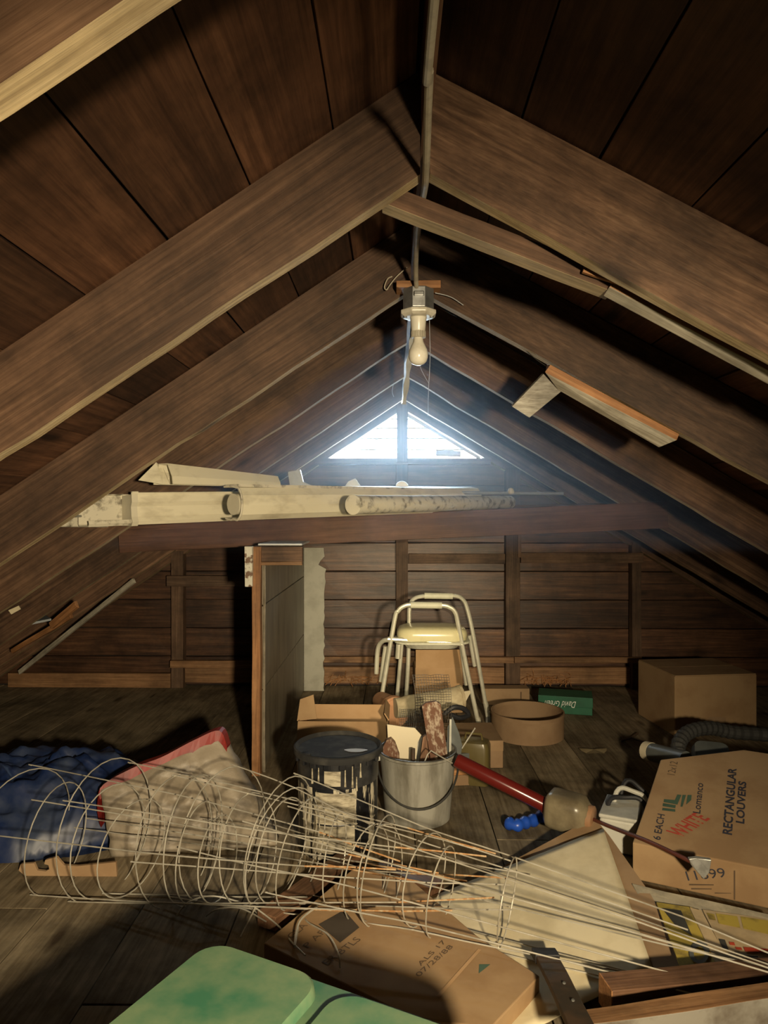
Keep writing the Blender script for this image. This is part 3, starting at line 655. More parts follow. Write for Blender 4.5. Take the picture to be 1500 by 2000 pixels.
# hardware cloth
mb = MB()
def mp_(u, v):
    p = at(806+70*u+6*math.sin(v*3), 1318+108*v, 3.30+0.05*math.sin(u*3.0+v*2)+0.10*(1-v)); return p+V((0, 0.02*noise.noise(V((u*3, v*3, 1))), 0.006*noise.noise(V((u*5, v*5, 2)))))
for i in range(15): mb.tube([mp_(i/14, k/10) for k in range(11)], 0.0011, 3)
for j in range(21): mb.tube([mp_(k/8, j/20) for k in range(9)], 0.0011, 3)
tag(mb.build('wire_mesh', 'mesh_wire'), 'rusty square wire mesh sheet standing up behind the bucket', 'mesh')
mb = MB()
def mq_(u, v): return at(780+60*u, 1385+50*v, 3.24+0.02*math.sin(u*5))+V((0, 0.015*noise.noise(V((u*4, v*4, 7))), 0))
for i in range(16): mb.tube([mq_(i/15, k/6) for k in range(7)], 0.0010, 3)
for j in range(14): mb.tube([mq_(k/8, j/13) for k in range(9)], 0.0010, 3)
tag(mb.build('wire_mesh', 'dark_wire'), 'dark fine wire mesh scrap just left of the rusty mesh', 'mesh')
# books / boards stacked right of the pile
bx0 = at(910, 1440, 3.36)
for i, (mt, lb) in enumerate((('cardboard_drab', 'lowest flat board of the small stack behind the bucket'), ('fresh_wood', 'orange-edged flat board in the middle of the small stack behind the bucket'), ('slate_plastic', 'dark flat slab topping the small stack behind the bucket'))):
    Mx = frame((0.335, 3.34, 0.0+0.137*0), (1, 0.12+0.1*i, 0), (0, 1, 0))
    tag(MB().box((-0.085, -0.09, 0.0+0.05*i), (0.085, 0.09, 0.048+0.05*i), Mx).build('flat_board', mt, None, Mx, bevel=0.003), lb, 'board', 'stack behind the bucket')
# dark hose tangle above the stack
tag(MB().tube(smooth_path([at(868, 1395, 3.36), at(885, 1382, 3.36), at(905, 1384, 3.38), at(915, 1396, 3.40), at(898, 1402, 3.36), at(880, 1396, 3.34)], 6), 0.012, 8).build('hose_scrap', 'black_rubber', smooth=True), 'short black hose curl below the cloth roll', 'hose')

# pale flat carton against the wall
Mx = frame((at(990, 1380, 4.62).x, 4.66, 0), (1, 0.02, 0), (0, 1, 0))
t = thing('flat_carton', Mx.translation, 'pale flat carton lying on its side between walking frame and green box', 'box')
MB().box((-0.16, -0.05, 0), (0.145, 0.05, 0.105), Mx).build('body', 'cardboard_dull', t, Mx, bevel=0.003)
MB().box((0.085, -0.0515, 0.035), (0.092, -0.05, 0.085), Mx).build('tear', 'ink_faded', t)

# big cardboard hoop
rc = V((at(1030, 1420, 4.0).x, 4.0, 0)); t = thing('cardboard_hoop', rc, 'wide brown cardboard hoop standing open on the floor', 'hoop')
MB().lathe([(0.198, 0.0), (0.200, 0.0), (0.201, 0.128), (0.196, 0.128), (0.195, 0.0)], 56, Matrix.Translation(rc), caps=(False, False)).build('band', 'cardboard_drab', t, smooth=True)
MB().lathe([(0.1955, 0.118), (0.2035, 0.118), (0.2035, 0.136), (0.1955, 0.136), (0.1955, 0.118)], 56, Matrix.Translation(rc), caps=(False, False)).build('rim', 'cardboard_drab', t, smooth=True)

# green box with white script (upside down)
gl, gr = atz(1052, 1391), atz(1157, 1398); gx = (gr-gl); gw = gx.length; Mg = frame(gl, gx, (0, 1, 0))
t = thing('green_box', gl, 'flat green gift box with white script beside the cardboard hoop', 'box')
MB().box((0, 0, 0), (gw, 0.18, 0.085), Mg).build('base', 'green_card', t, Mg, bevel=0.002)
MB().box((-0.003, -0.003, 0.045), (gw+0.003, 0.183, 0.108), Mg).build('lid', 'green_card', t, Mg, bevel=0.002)
g0 = Mg @ V((gw*0.70, -0.0035, 0.082)); g1_ = Mg @ V((gw*0.11, -0.0035, 0.078))
text('lettering', 'David Green', g0, g1_, 0.040, Mg.to_3x3() @ V((0, -1, 0)), 'ink_white', t, shear=0.45)

# large carton on the right
b0, b1 = V((1.566, 3.97, 0)), V((2.05, 4.03, 0)); bx = b1-b0; Mb = frame(b0, bx, (0, 1, 0)); bw = bx.length
t = thing('cardboard_box', b0, 'large closed brown carton standing under the right eaves', 'box')
MB().box((0, 0, 0), (bw, 0.44, 0.334), Mb).build('body', 'cardboard', t, Mb, bevel=0.006)
MB().box((0.004, 0.004, 0.334), (bw-0.004, 0.217, 0.339), Mb).build('top_flap', 'cardboard', t, Mb)
MB().box((0.004, 0.221, 0.334), (bw-0.004, 0.436, 0.339), Mb).build('top_flap', 'cardboard', t, Mb)
MB().add([Mb @ V(p) for p in ((0.17, -0.001, 0.045), (0.30, -0.001, 0.040), (0.30, -0.001, 0.10), (0.20, -0.001, 0.105))], [(0, 1, 2, 3)]).build('stain', 'cardboard_drab', t)

# ================================================================== MIDDLE
# open carton ------------------------------------------------------
oc = V((atz(670, 1405, .286).x, 3.30, 0)); Mo = frame(oc, (1, -0.01, 0), (0, 1, 0)); W2, D2, H2, TH = 0.21, 0.30, 0.275, 0.005
t = thing('open_carton', oc, 'open brown carton with raised flaps against the partition', 'box')
for nm, lo, hi, mt in (('front_panel', (-W2, 0, 0), (W2, TH, H2), 'cardboard'), ('back_panel', (-W2, D2-TH, 0), (W2, D2, H2), 'cardboard_inside'), ('side_panel', (-W2, TH, 0), (-W2+TH, D2-TH, H2), 'cardboard'), ('side_panel', (W2-TH, TH, 0), (W2, D2-TH, H2), 'cardboard'), ('bottom_panel', (-W2+TH, TH, 0), (W2-TH, D2-TH, TH), 'cardboard')):
    MB().box(lo, hi, Mo).build(nm, mt, t, Mo)
def flap(a, b, out, mat='cardboard_inside'):
    a, b, out = V(a), V(b), V(out); n = (b-a).cross(out).normalized()*0.005
    MB().prism([Mo @ a, Mo @ b, Mo @ (b+out), Mo @ (a+out)], Mo.to_3x3() @ n).build('flap', mat, t, Mo)
MB().prism([Mo @ V(p) for p in ((-W2-0.008, 0.02, H2-0.004), (-W2+0.080, 0.055, H2-0.004), (-W2+0.064, 0.065, H2+0.108), (-W2+0.004, 0.04, H2+0.092))], (0.0, 0.005, 0)).build('flap', 'cardboard', t, Mo)
flap((W2, 0.02, H2), (W2, D2-0.02, H2), (-0.020, 0.0, 0.032))
flap((W2, 0.0, H2), (-W2, 0.0, H2), (0, -0.05, -0.105), 'cardboard')

# tarry pail -------------------------------------------------------
dc = V((at(660, 1455, 2.68).x, 2.68, 0)); T = Matrix.Translation(dc)
t = thing('tar_pail', dc, 'black paint-streaked steel pail with a clamped lid', 'pail')
MB().lathe([(0.148, 0.0), (0.150, 0.004), (0.150, 0.125), (0.153, 0.130), (0.150, 0.136), (0.150, 0.262)], 48, T).build('body', 'pail_drip', t, T, smooth=True)
MB().lathe([(0.1515, 0.258), (0.1525, 0.262), (0.1535, 0.352)], 48, T, caps=(False, False)).build('black_band', 'pail_black', t, T, smooth=True)
lb = MB(); loops = []
for zz in (0.03, 0.245):
    loops.append([dc+V((0.1512*math.cos(a), 0.1512*math.sin(a), zz)) for a in [math.radians(-118+56*k/14) for k in range(15)]])
lb.loft(loops, (False, False), closed=False).build('paper_label', 'pail_label', t, T, smooth=True)
lb = MB(); loops = []
for zz in (0.272, 0.325):
    loops.append([dc+V((0.1548*math.cos(a), 0.1548*math.sin(a), zz)) for a in [math.radians(-104+22*k/8) for k in range(9)]])
lb.loft(loops, (False, False), closed=False).build('worn_patch', 'pail_label', t, T, smooth=True)
for k, (ang, zt, ln) in enumerate(((-122, .345, .07), (-112, .335, .05), (-76, .33, .06), (-66, .34, .075), (-60, .30, .05), (-54, .345, .05))):
    a = math.radians(ang); p = dc+V((0.1552*math.cos(a), 0.1552*math.sin(a), 0))
    MB().tube([p+V((0, 0, zt)), p+V((0, 0, zt-ln*.6)), p+V((0, 0, zt-ln))], [0.002, 0.0028, 0.0045], 6).build('paint_drip', 'pail_label', t, smooth=True)
MB().lathe([(0.156, 0.352), (0.166, 0.350), (0.168, 0.360), (0.166, 0.372), (0.160, 0.375), (0.154, 0.369), (0.148, 0.362), (0.05, 0.3635), (0.001, 0.364)], 64, T).build('lid', 'pail_lid', t, T, smooth=True)
for k in range(18):
    Mk = T @ Matrix.Rotation(2*math.pi*k/18, 4, 'Z')
    MB().box((0.153, -0.012, 0.330), (0.1625, 0.012, 0.356), Mk).build('lid_lug', 'pail_black', t, Mk, bevel=0.003)
mm = dc+V((0.070, -0.045, 0.3655))
mb = MB(); mb.add([mm+V((0.042*math.cos(a)*(1+.15*math.sin(3*a)), 0.020*math.sin(a), 0)) for a in [2*math.pi*k/16 for k in range(16)]], [tuple(range(16))]); mb.build('lid_sticker', 'pail_mark', t)
mm = dc+V((-0.105, -0.105, 0.366)); MB().lathe([(0.016, 0), (0.014, 0.008), (0.004, 0.010)], 12, Matrix.Translation(mm)).build('spout_cap', 'pail_lid', t, smooth=True)

# bucket -----------------------------------------------------------
kc = V((0.100, 2.92, 0)); T = Matrix.Translation(kc)
t = thing('plastic_bucket', kc, 'grey scuffed bucket with a wire handle, filled with scraps', 'bucket')
MB().lathe([(0.128, 0.0), (0.133, 0.004), (0.156, 0.262), (0.160, 0.266), (0.160, 0.275), (0.155, 0.276), (0.1515, 0.268), (0.128, 0.012), (0.001, 0.010)], 56, T, caps=(True, True)).build('body', 'bucket_grey', t, T, smooth=True)
MB().lathe([(0.1535, 0.2755), (0.1605, 0.2755), (0.1605, 0.279), (0.1535, 0.279), (0.1535, 0.2755)], 56, T, caps=(False, False)).build('rim', 'dark_wire', t, smooth=True)
hp = [kc+V((0.166*math.cos(a), -abs(0.175*math.sin(a)), 0.235-0.135*math.sin(a))) for a in [math.pi*k/24 for k in range(25)]]
MB().tube(hp, 0.0042, 8).build('handle', 'dark_wire', t, smooth=True)
for sx in (-1, 1):
    MB().tube([kc+V((sx*0.148, 0, 0.240)), kc+V((sx*0.176, 0, 0.236))], 0.012, 12).build('handle_boss', 'white_plastic', t, smooth=True)
# bucket contents: each its own thing
def slab(name, pts, d, th, mat, label, cat, base=None, lean=0.0, d2=None):
    P = [at(px, py, d+((d2-d)*(1480-py)/110 if d2 is not None else 0)) for px, py in pts]
    return tag(MB().prism(P, (0, th, 0)).build(name, mat, None, frame(P[0], P[1]-P[0], (0, 1, 0)), bevel=0.001), label, cat, 'scraps in the bucket')
slab('cloth_scrap', [(756, 1415), (762, 1540), (808, 1540), (816, 1450), (823, 1436), (810, 1422), (790, 1420)], 2.93, 0.006, 'paper_white', 'stiff beige paper scrap sticking out of the bucket', 'paper')
slab('rusty_board', [(851, 1545), (824, 1380), (832, 1373), (852, 1370), (861, 1376), (884, 1545)], 2.93, 0.022, 'rust_board', 'tall flaking brown board sticking up from the bucket', 'board', d2=2.98)
slab('wood_chunk', [(746, 1520), (748, 1460), (755, 1446), (764, 1443), (772, 1452), (780, 1475), (782, 1520)], 2.90, 0.03, 'rust_board', 'rounded mottled brown chunk at the left of the bucket', 'wood')
slab('brown_offcut', [(812, 1540), (826, 1440), (838, 1432), (846, 1540)], 2.965, 0.02, 'brown_timber', 'plain brown offcut behind the short pipe in the bucket', 'board')
slab('trowel_blade', [(872, 1500), (874, 1420), (884, 1400), (897, 1432), (903, 1456), (897, 1500)], 2.99, 0.006, 'slate_plastic', 'dark pointed blade at the right of the bucket', 'blade')
slab('paint_stirrer', [(876, 1500), (878, 1405), (882, 1405), (881, 1500)], 2.965, 0.004, 'white_plastic', 'thin white stick in front of the dark blade', 'stick')
tag(MB().tube([at(806, 1540, 2.86), at(807, 1462, 2.86)], [0.0085]*2, 12).build('short_pipe', 'bar_iron', smooth=True), 'short dark pipe standing upright in the bucket', 'pipe', 'scraps in the bucket')
tag(MB().tube([at(824, 1500, 2.80), at(835, 1474, 2.80), at(842, 1466, 2.80), at(858, 1476, 2.79), at(884, 1491, 2.77)], 0.0026, 6).build('bent_wire', 'wire_zinc', smooth=True), 'bent light wire hooked over the front of the bucket rim', 'wire', 'scraps in the bucket')
tag(MB().tube([at(902, 1462, 2.98), at(928, 1422, 3.02)], 0.003, 6).build('bent_wire', 'wire_zinc', smooth=True), 'straight light rod leaning right of the bucket', 'wire', 'scraps in the bucket')

# amber tin behind the duster
ac = atz(928, 1536); ac.y += 0.06; Ma = frame(ac, (1, -0.25, 0), (0, 1, 0))
t = thing('oblong_can', ac, 'dark amber oblong can standing behind the red duster tube', 'can')
MB().loft([[Ma @ V((x*s, y*s, z)) for x, y in rrect(0.15, 0.11, 0.025, 4)] for z, s in ((0, .97), (.01, 1), (.17, 1), (.19, .9), (.196, .7))]).build('body', 'amber_tin', t, Ma, smooth=True)
MB().tube([Ma @ V((-0.04, 0, .196)), Ma @ V((-0.035, 0, .222)), Ma @ V((0.035, 0, .222)), Ma @ V((0.04, 0, .196))], 0.006, 8).build('carry_handle', 'amber_tin', t, smooth=True)

# garden duster ----------------------------------------------------
u0, u1 = at(890, 1484, 2.79), at(1066, 1573, 2.72)
ud = (u1-u0).normalized()
t = thing('garden_duster', V((0.6, 2.7, 0)), 'red hand duster with a squarish jar and a long brown nozzle rod', 'duster')
MB().tube([u0, u0+(u1-u0)*0.02, u1], [0.024, 0.0275, 0.0275], 24).build('pump_tube', 'duster_red', t, frame(u0, ud, (0, 0, 1)), smooth=True)
MB().tube([u1-ud*0.01, u1+ud*0.012], 0.031, 24).build('collar', 'duster_red', t, smooth=True)
MB().tube([u1-ud*0.001, u1+ud*0.006], 0.0335, 24).build('collar_ring', 'duster_cap', t, smooth=True)
j1 = at(1160, 1600, 2.63); jd = (j1-u1).normalized(); js = jd.cross(V((0, 0, 1))).normalized(); ju = js.cross(jd); LJ = (j1-u1).length
loops = []
for f, s in ((0.03, .70), (0.10, 0.96), (0.18, 1.0), (0.66, 1.0), (0.78, 0.93), (0.86, 0.70), (0.9, 0.62)):
    loops.append([u1+jd*LJ*f+(js*x+ju*y)*s for x, y in rrect(0.135, 0.135, 0.042, 5)])
MB().loft(loops).build('jar', 'duster_jar', t, frame(u1, jd, js), smooth=True, auto=60)
MB().tube([u1+jd*LJ*0.88, u1+jd*LJ*0.98, u1+jd*LJ*1.0], [0.046, 0.046, 0.040], 24).build('screw_cap', 'duster_cap', t, smooth=True)
q0, q1, q2 = j1-jd*0.01, at(1270, 1645, 2.33), at(1352, 1684, 2.17)
MB().tube(smooth_path([q0, at(1200, 1618, 2.51), q1, q2], 5), 0.0068, 10).build('nozzle_rod', 'rod_brown', t, smooth=True)
tip = [at(1345, 1678, 2.168), at(1362, 1676, 2.165), at(1390, 1680, 2.155), at(1386, 1704, 2.155), at(1375, 1718, 2.155), at(1362, 1704, 2.16), at(1350, 1690, 2.167)]
MB().prism(tip, (0, 0.010, 0.003)).build('fan_nozzle', 'tin', t, bevel=0.002)
# blue plastic lump
mb = MB(); loops = []
pp = [atz(px, py, 0.022) for px, py in ((990, 1606), (1006, 1612), (1024, 1607), (1042, 1602), (1062, 1592))]
tag(MB().tube(smooth_path(pp, 5), [0.016+0.010*abs(math.sin(k*0.75)) for k in range(21)], 12).build('blue_glove', 'blue_plastic', smooth=True), 'lumpy bright blue plastic piece on the floor under the red duster', 'glove')
# leaf, twig
lf = atz(1160, 1468, 0.004); mb = MB(); mb.add([lf+V((0.065*math.cos(a)*(1+.3*math.sin(5*a)), 0.05*math.sin(a), 0.006*math.sin(3*a)+.004)) for a in [2*math.pi*k/14 for k in range(14)]]+[lf+V((0, 0, .012))], [(k, (k+1) % 14, 14) for k in range(14)])
tag(mb.build('dry_leaf', 'leaf_dry'), 'crumpled dry leaf on the bare floor in front of the green box', 'leaf')
tag(MB().tube(smooth_path([atz(1212, 1448, .008), atz(1232, 1441, .012), atz(1246, 1432, .016), atz(1236, 1441, .012), atz(1262, 1450, .008)], 3), 0.006, 6).build('twig', 'bar_iron'), 'small dark forked twig on the floor left of the large carton', 'twig')

# ================================================================== RIGHT
# hoses, pipe, dark bags behind the louvre carton
pa, pb = at(1262, 1466, 3.25), at(1340, 1486, 3.05)
t = thing('pipe_offcut', pa, 'dark pipe with a pale chipped end behind the printed carton', 'pipe')
MB().tube([pa+(pb-pa)*0.15, pb], 0.040, 20).build('pipe', 'slate_plastic', t, smooth=True)
MB().tube([pa, pa+(pb-pa)*0.16], 0.042, 20).build('pale_end', 'paper_white', t, smooth=True)
hz = smooth_path([at(1330, 1486, 3.2), at(1325, 1455, 3.25), at(1345, 1430, 3.32), at(1385, 1422, 3.38), at(1430, 1430, 3.42), at(1500, 1436, 3.45), at(1560, 1450, 3.4)], 8)
tag(MB().tube(hz, [0.030+0.004*(k % 2) for k in range(len(hz))], 14).build('ribbed_hose', 'grey_hose'), 'thick dark ribbed hose arching in front of the large carton', 'hose')
Mh = frame(at(1390, 1490, 3.12), (1, -0.35, 0.0), (0.2, 1, 0.4))
tag(MB().loft([[Mh @ V((x*s, y*s, z)) for x, y in rrect(0.16, 0.16, 0.04, 4)] for z, s in ((-0.10, .9), (-0.06, 1), (0.03, 1), (0.06, .85))]).build('dark_canister', 'slate_plastic', smooth=True), 'dark boxy canister half hidden under the arching hose', 'canister')
# white battery-like box with a black cable coil
wc = atz(1212, 1668); Mw = frame(wc, (0.9, -0.42, 0), (0.42, 0.9, 0))
t = thing('white_box', wc, 'small white box squeezed between jar and printed carton', 'box')
MB().box((-0.075, 0, 0), (0.055, 0.20, 0.12), Mw).build('body', 'white_plastic', t, Mw, bevel=0.008)
MB().box((-0.078, -0.003, 0.12), (0.058, 0.203, 0.135), Mw).build('lid', 'white_plastic', t, Mw, bevel=0.005)
for k, (ax, lb_) in enumerate(((0.0, 'black cable loop lying flat on the small white box'), (0.03, 'upper pale-edged cable loop on the small white box'), (-0.02, 'outer black cable loop drooping off the small white box'))):
    c = at(1226+6*k, 1590-14*k, 2.70+0.04*k); rr = 0.075-0.012*k
    pts = [c+V((rr*math.cos(a), rr*0.55*math.sin(a), rr*(0.75+0.2*k)*math.sin(a)+0.01*math.sin(3*a+k))) for a in [2*math.pi*i/26 for i in range(26)]]
    tag(MB().tube(pts, 0.009, 8, closed=True).build('cable_loop', 'white_plastic' if k == 1 else 'black_rubber', smooth=True), lb_, 'cable', 'cable coil by the white box')

# printed louvre carton
F0, F1, T0 = V((0.815, 2.43, 0.124)), V((1.50, 2.10, 0.124)), V((1.075, 2.87, 0.255))
pn = (F1-F0).cross(T0-F0).normalized()
T1, T2 = onpl(1452, 1464, F0, pn), onpl(1640, 1492, F0, pn)
F0m = onpl(1262, 1570, F0, pn)
t = thing('printed_carton', (1.15, 2.5, 0), 'brown carton printed with 6 EACH and RECTANGULAR LOUVERS', 'box')
top = [F0, F1, T2, T1, T0, F0m]; bot = [V((p.x, p.y, 0)) for p in top]
mb = MB(); mb.loft([bot, top]); mb.build('body', 'cardboard', t, bevel=0.004)
fn = (F1-F0).cross(V((0, 0, 1))).normalized()
if fn.y > 0: fn = -fn
def onT(px, py): return onpl(px, py, F0, pn)
def onF(px, py): return onpl(px, py, F0, fn)
def z_up(nrm): return nrm
text('lettering', '6 EACH', onT(1290, 1642), onT(1299, 1592), 0.025, pn, 'ink', t, bold=0.012)
text('lettering', '12x12', onT(1318, 1515), onT(1324, 1489), 0.028, pn, 'ink_faded', t)
text('lettering', 'RECTANGULAR', onT(1430, 1632), onT(1439, 1502), 0.030, pn, 'ink', t, bold=0.03)
text('lettering', 'LOUVERS', onT(1454, 1610), onT(1458, 1528), 0.027, pn, 'ink', t, bold=0.03)
text('lettering', 'Lomanco', onT(1368, 1590), onT(1374, 1531), 0.025, pn, 'ink', t, bold=0.01)
text('lettering', 'WHITE', onT(1327, 1640), onT(1388, 1600), 0.056, pn, 'ink_red', t, shear=-0.25, bold=0.02)
for pl in ([(1293, 1583), (1319, 1586), (1319, 1581), (1294, 1578)], [(1294, 1575), (1319, 1579), (1320, 1573), (1295, 1569)], [(1296, 1567), (1323, 1572), (1331, 1553), (1323, 1552), (1318, 1563), (1297, 1561)],
           [(1329, 1576), (1333, 1576), (1340, 1553), (1333, 1553)], [(1340, 1572), (1350, 1563), (1351, 1553), (1343, 1553)]):
    o = decal('logo_bar', [onT(*p) for p in pl], pn, 'ink_green', t)
    if o.data.polygons[0].normal.z < 0: o.data.flip_normals()
text('lettering', '11899', onF(1344, 1720), onF(1419, 1713), 0.030, fn, 'ink', t)
for (a, b, c, d_) in ((1346, 1726, 1394, 1729), (1350, 1734, 1390, 1737), (1396, 1743, 1428, 1745), (1433, 1700, 1436, 1757)):
    decal('printed_line', [onF(a, b), onF(c, b+ (1 if c-a > 5 else 0)), onF(c, d_), onF(a, d_)], fn, 'ink_faded', t)

# newspapers in front of it -----------------------------------------
def sheet(name, pts, z0, z1, th, mat, label, cat, group=None, sub=6, wav=0.004, parent=None):
    """paper lying on the pile: px corners (4, clockwise from far left), heights at far and near edge"""
    A, B_, C_, D_ = [atz(p[0], p[1], z) for p, z in zip(pts, (z0, z0, z1, z1))]
    n = sub; top = []; o = random.uniform(0, 50)
    for j in range(n+1):
        for i in range(n+1):
            u, v = i/n, j/n; p = (A*(1-u)+B_*u)*(1-v)+(D_*(1-u)+C_*u)*v
            p = p+V((0, 0, wav*noise.noise(V((u*3+o, v*3, 0))))); top.append(p)
    vs = top+[p-V((0, 0, th)) for p in top]; k = (n+1)**2; fs = []
    for j in range(n):
        for i in range(n):
            a = j*(n+1)+i; fs.append((a, a+n+1, a+n+2, a+1)); fs.append((k+a, k+a+1, k+a+n+2, k+a+n+1))
    border = [i for i in range(n+1)]+[j*(n+1)+n for j in range(1, n+1)]+[n*(n+1)+i for i in range(n-1, -1, -1)]+[j*(n+1) for j in range(n-1, 0, -1)]
    for a, b in zip(border, border[1:]+border[:1]): fs.append((a, b, b+k, a+k))
    o = MB().add(vs, fs).build(name, mat, parent, smooth=False)
    if label: tag(o, label, cat, group)
    return o
tn = thing('newspaper_stack', atz(1400, 1780, 0), 'grey folded newspapers spread below the printed carton', 'newspaper')
for i in range(5):
    sheet('newspaper', [(1235+6*i, 1726+8*i), (1520, 1790+4*i), (1540, 1850), (1270+4*i, 1790+6*i)], 0.052+0.006*(4-i), 0.03+0.004*(4-i), 0.005, 'newsprint' if i % 2 == 0 else 'cardboard_dull', None, None, sub=4, parent=tn)
mg = sheet('magazine', [(1282, 1762), (1352, 1772), (1400, 1890), (1330, 1892)], 0.075, 0.062, 0.006, 'print_yellow', 'yellow magazine cover with a round grey motif under the wires', 'magazine', 'papers below the printed carton', sub=4, wav=0.001)
def mgp(px, py): return atz(px, py, 0.0725-0.0085*(py-1768)/120)
cc = [(1366+20*math.cos(a), 1862+22*math.sin(a)) for a in [2*math.pi*k/20 for k in range(20)]]; ci = [(1366+11*math.cos(a), 1864+13*math.sin(a)) for a in [2*math.pi*k/20 for k in range(20)]]
mb = MB(); mb.add([mgp(*p)+V((0, 0, .003)) for p in cc]+[mgp(*p)+V((0, 0, .003)) for p in ci], [(k, (k+1) % 20, 20+(k+1) % 20, 20+k) for k in range(20)]); mb.build('printed_ring', 'slate_plastic', mg)
decal('printed_shape', [mgp(*p) for p in ((1292, 1775), (1330, 1780), (1352, 1830), (1322, 1812))], (0, 0, 1), 'print_dark', mg, 0.003)
sheet('paper_strip', [(1347, 1772), (1370, 1778), (1428, 1886), (1402, 1888)], 0.079, 0.066, 0.004, 'print_cream', 'cream paper strip right of the yellow magazine', 'paper', 'papers below the printed carton', sub=4, wav=0.001)
ml = sheet('printed_leaflet', [(1372, 1776), (1540, 1800), (1560, 1875), (1424, 1882)], 0.071, 0.058, 0.006, 'print_cream', 'cream leaflet with yellow panels and red marks at the right edge', 'leaflet', 'papers below the printed carton', sub=4, wav=0.001)
def mlp(px, py): return atz(px, py, 0.0695-0.012*(py-1780)/100)
for pl, mt in (([(1380, 1785), (1395, 1788), (1398, 1800), (1386, 1798)], 'print_yellow'), ([(1398, 1786), (1440, 1792), (1446, 1815), (1404, 1806)], 'print_yellow'), ([(1446, 1792), (1530, 1805), (1535, 1835), (1452, 1816)], 'print_yellow'),
               ([(1404, 1836), (1416, 1838), (1424, 1860), (1412, 1856)], 'print_dark'), ([(1424, 1842), (1434, 1843), (1436, 1849), (1426, 1848)], 'print_red'), ([(1436, 1852), (1448, 1853), (1450, 1858), (1438, 1857)], 'print_red'), ([(1452, 1852), (1500, 1856), (1520, 1864), (1456, 1861)], 'print_red'),
               ([(1446, 1868), (1480, 1870), (1481, 1873), (1447, 1871)], 'print_dark')):
    o = decal('printed_panel', [mlp(*p) for p in pl], (0, 0, 1), mt, ml, 0.0035)

# ================================================================== LEFT FOREGROUND
# blue tarpaulin heap
def heap(cx, cy, rx, ry, h, n, seed, rough, rot=0.0):
    mb = MB(); vs = []; c, s = math.cos(rot), math.sin(rot)
    for j in range(n+1):
        for i in range(n+1):
            u, v = i/n*2-1, j/n*2-1; r = max(abs(u), abs(v)); rr = math.sqrt(u*u+v*v)
            k = max(0, 1-rr**2.2)
            p = V((u*3+seed, v*3, seed)); rid = 1-abs(noise.noise(p*0.8))*2; rid2 = 1-abs(noise.noise(p*2.1))*2
            z = h*(k**0.55)*(0.72+0.35*rid*rough+0.16*rid2*rough)+0.006*noise.noise(p*6)
            ex = 1+0.12*noise.noise(V((math.atan2(v, u)*1.6, seed, 3)))
            uu = u*math.sqrt(max(0, 1-v*v/2)); vv = v*math.sqrt(max(0, 1-u*u/2))
            x, y = uu*rx*ex, vv*ry*ex
            vs.append(V((cx+x*c-y*s, cy+x*s+y*c, max(0.002, z))))
    fs = [(j*(n+1)+i, j*(n+1)+i+1, (j+1)*(n+1)+i+1, (j+1)*(n+1)+i) for j in range(n) for i in range(n)]
    return mb.add(vs, fs)
mb = heap(-1.42, 2.93, 0.56, 0.42, 0.24, 72, 4.0, 0.8)
tag(mb.build('blue_tarpaulin', 'tarp_blue', smooth=True, auto=0), 'crumpled blue tarpaulin heap on the floor at the left edge', 'tarpaulin')
# notched board and slat by the tarp
nb = [atz(px, py, 0.012) for px, py in ((40, 1690), (86, 1684), (96, 1672))]
bp_ = [(36, 1700), (40, 1688), (66, 1686), (72, 1700), (88, 1702), (96, 1698), (94, 1690), (86, 1688), (88, 1680), (110, 1674), (124, 1690), (150, 1692), (226, 1684), (228, 1712), (120, 1722), (60, 1722)]
tag(MB().prism([at(px, py, 2.43) for px, py in bp_], (0, 0.012, 0)).build('notched_cardboard', 'cardboard_dull', bevel=0.001), 'tan cardboard strip with a hooked notch in front of the blue tarpaulin', 'cardboard')
tag(plank('grey_stick', at(58, 1506, 2.92), at(160, 1516, 2.86), (0, 0, 1), 0.018, 0.012, 'grey_wood', None, nseg=5), 'short grey slat lying on top of the blue tarpaulin', 'stick')

# big sack with red top edge
t = thing('plastic_sack', (-0.80, 2.78, 0), 'beige sack with a red top hem slumped beside the blue tarpaulin', 'sack')
S00, S10, S11, S01 = V((-1.02, 2.56, 0.0)), V((-0.44, 2.66, 0.0)), at(428, 1436, 2.86), at(196, 1540, 2.66)
mid_l, mid_r = at(205, 1600, 2.585), at(492, 1545, 2.80)
n = 26; fr = []; bk = []
for j in range(n+1):
    v = j/n
    for i in range(n+1):
        u = i/n
        L_ = S00*(1-v)**2+mid_l*2*v*(1-v)+S01*v*v; R_ = S10*(1-v)**2+mid_r*2*v*(1-v)+S11*v*v
        p = L_*(1-u)+R_*u
        bul = (math.sin(math.pi*u)**0.6)*(math.sin(math.pi*min(1, v*0.96+0.04))**0.6)
        cr_ = 0.040*noise.noise(V((u*4, v*4, 9)))+0.026*(1-abs(noise.noise(V((u*6+v*4, v*7-u*2, 4))))*2)
        fr.append(p+V((0.01*noise.noise(V((u*4, v*6, 2))), -0.030*bul+cr_*bul, 0)))
        bk.append(p+V((0.0, 0.05+0.16*bul+cr_, 0)))
k = (n+1)**2; fs = []
for j in range(n):
    for i in range(n):
        a = j*(n+1)+i; fs.append((a, a+1, a+n+2, a+n+1)); fs.append((k+a, k+a+n+1, k+a+n+2, k+a+1))
border = [i for i in range(n+1)]+[j*(n+1)+n for j in range(1, n+1)]+[n*(n+1)+i for i in range(n-1, -1, -1)]+[j*(n+1) for j in range(n-1, 0, -1)]
for a, b in zip(border, border[1:]+border[:1]): fs.append((b, a, a+k, b+k))
MB().add(fr+bk, fs).build('body', 'sack_plastic', t, smooth=True, auto=0)
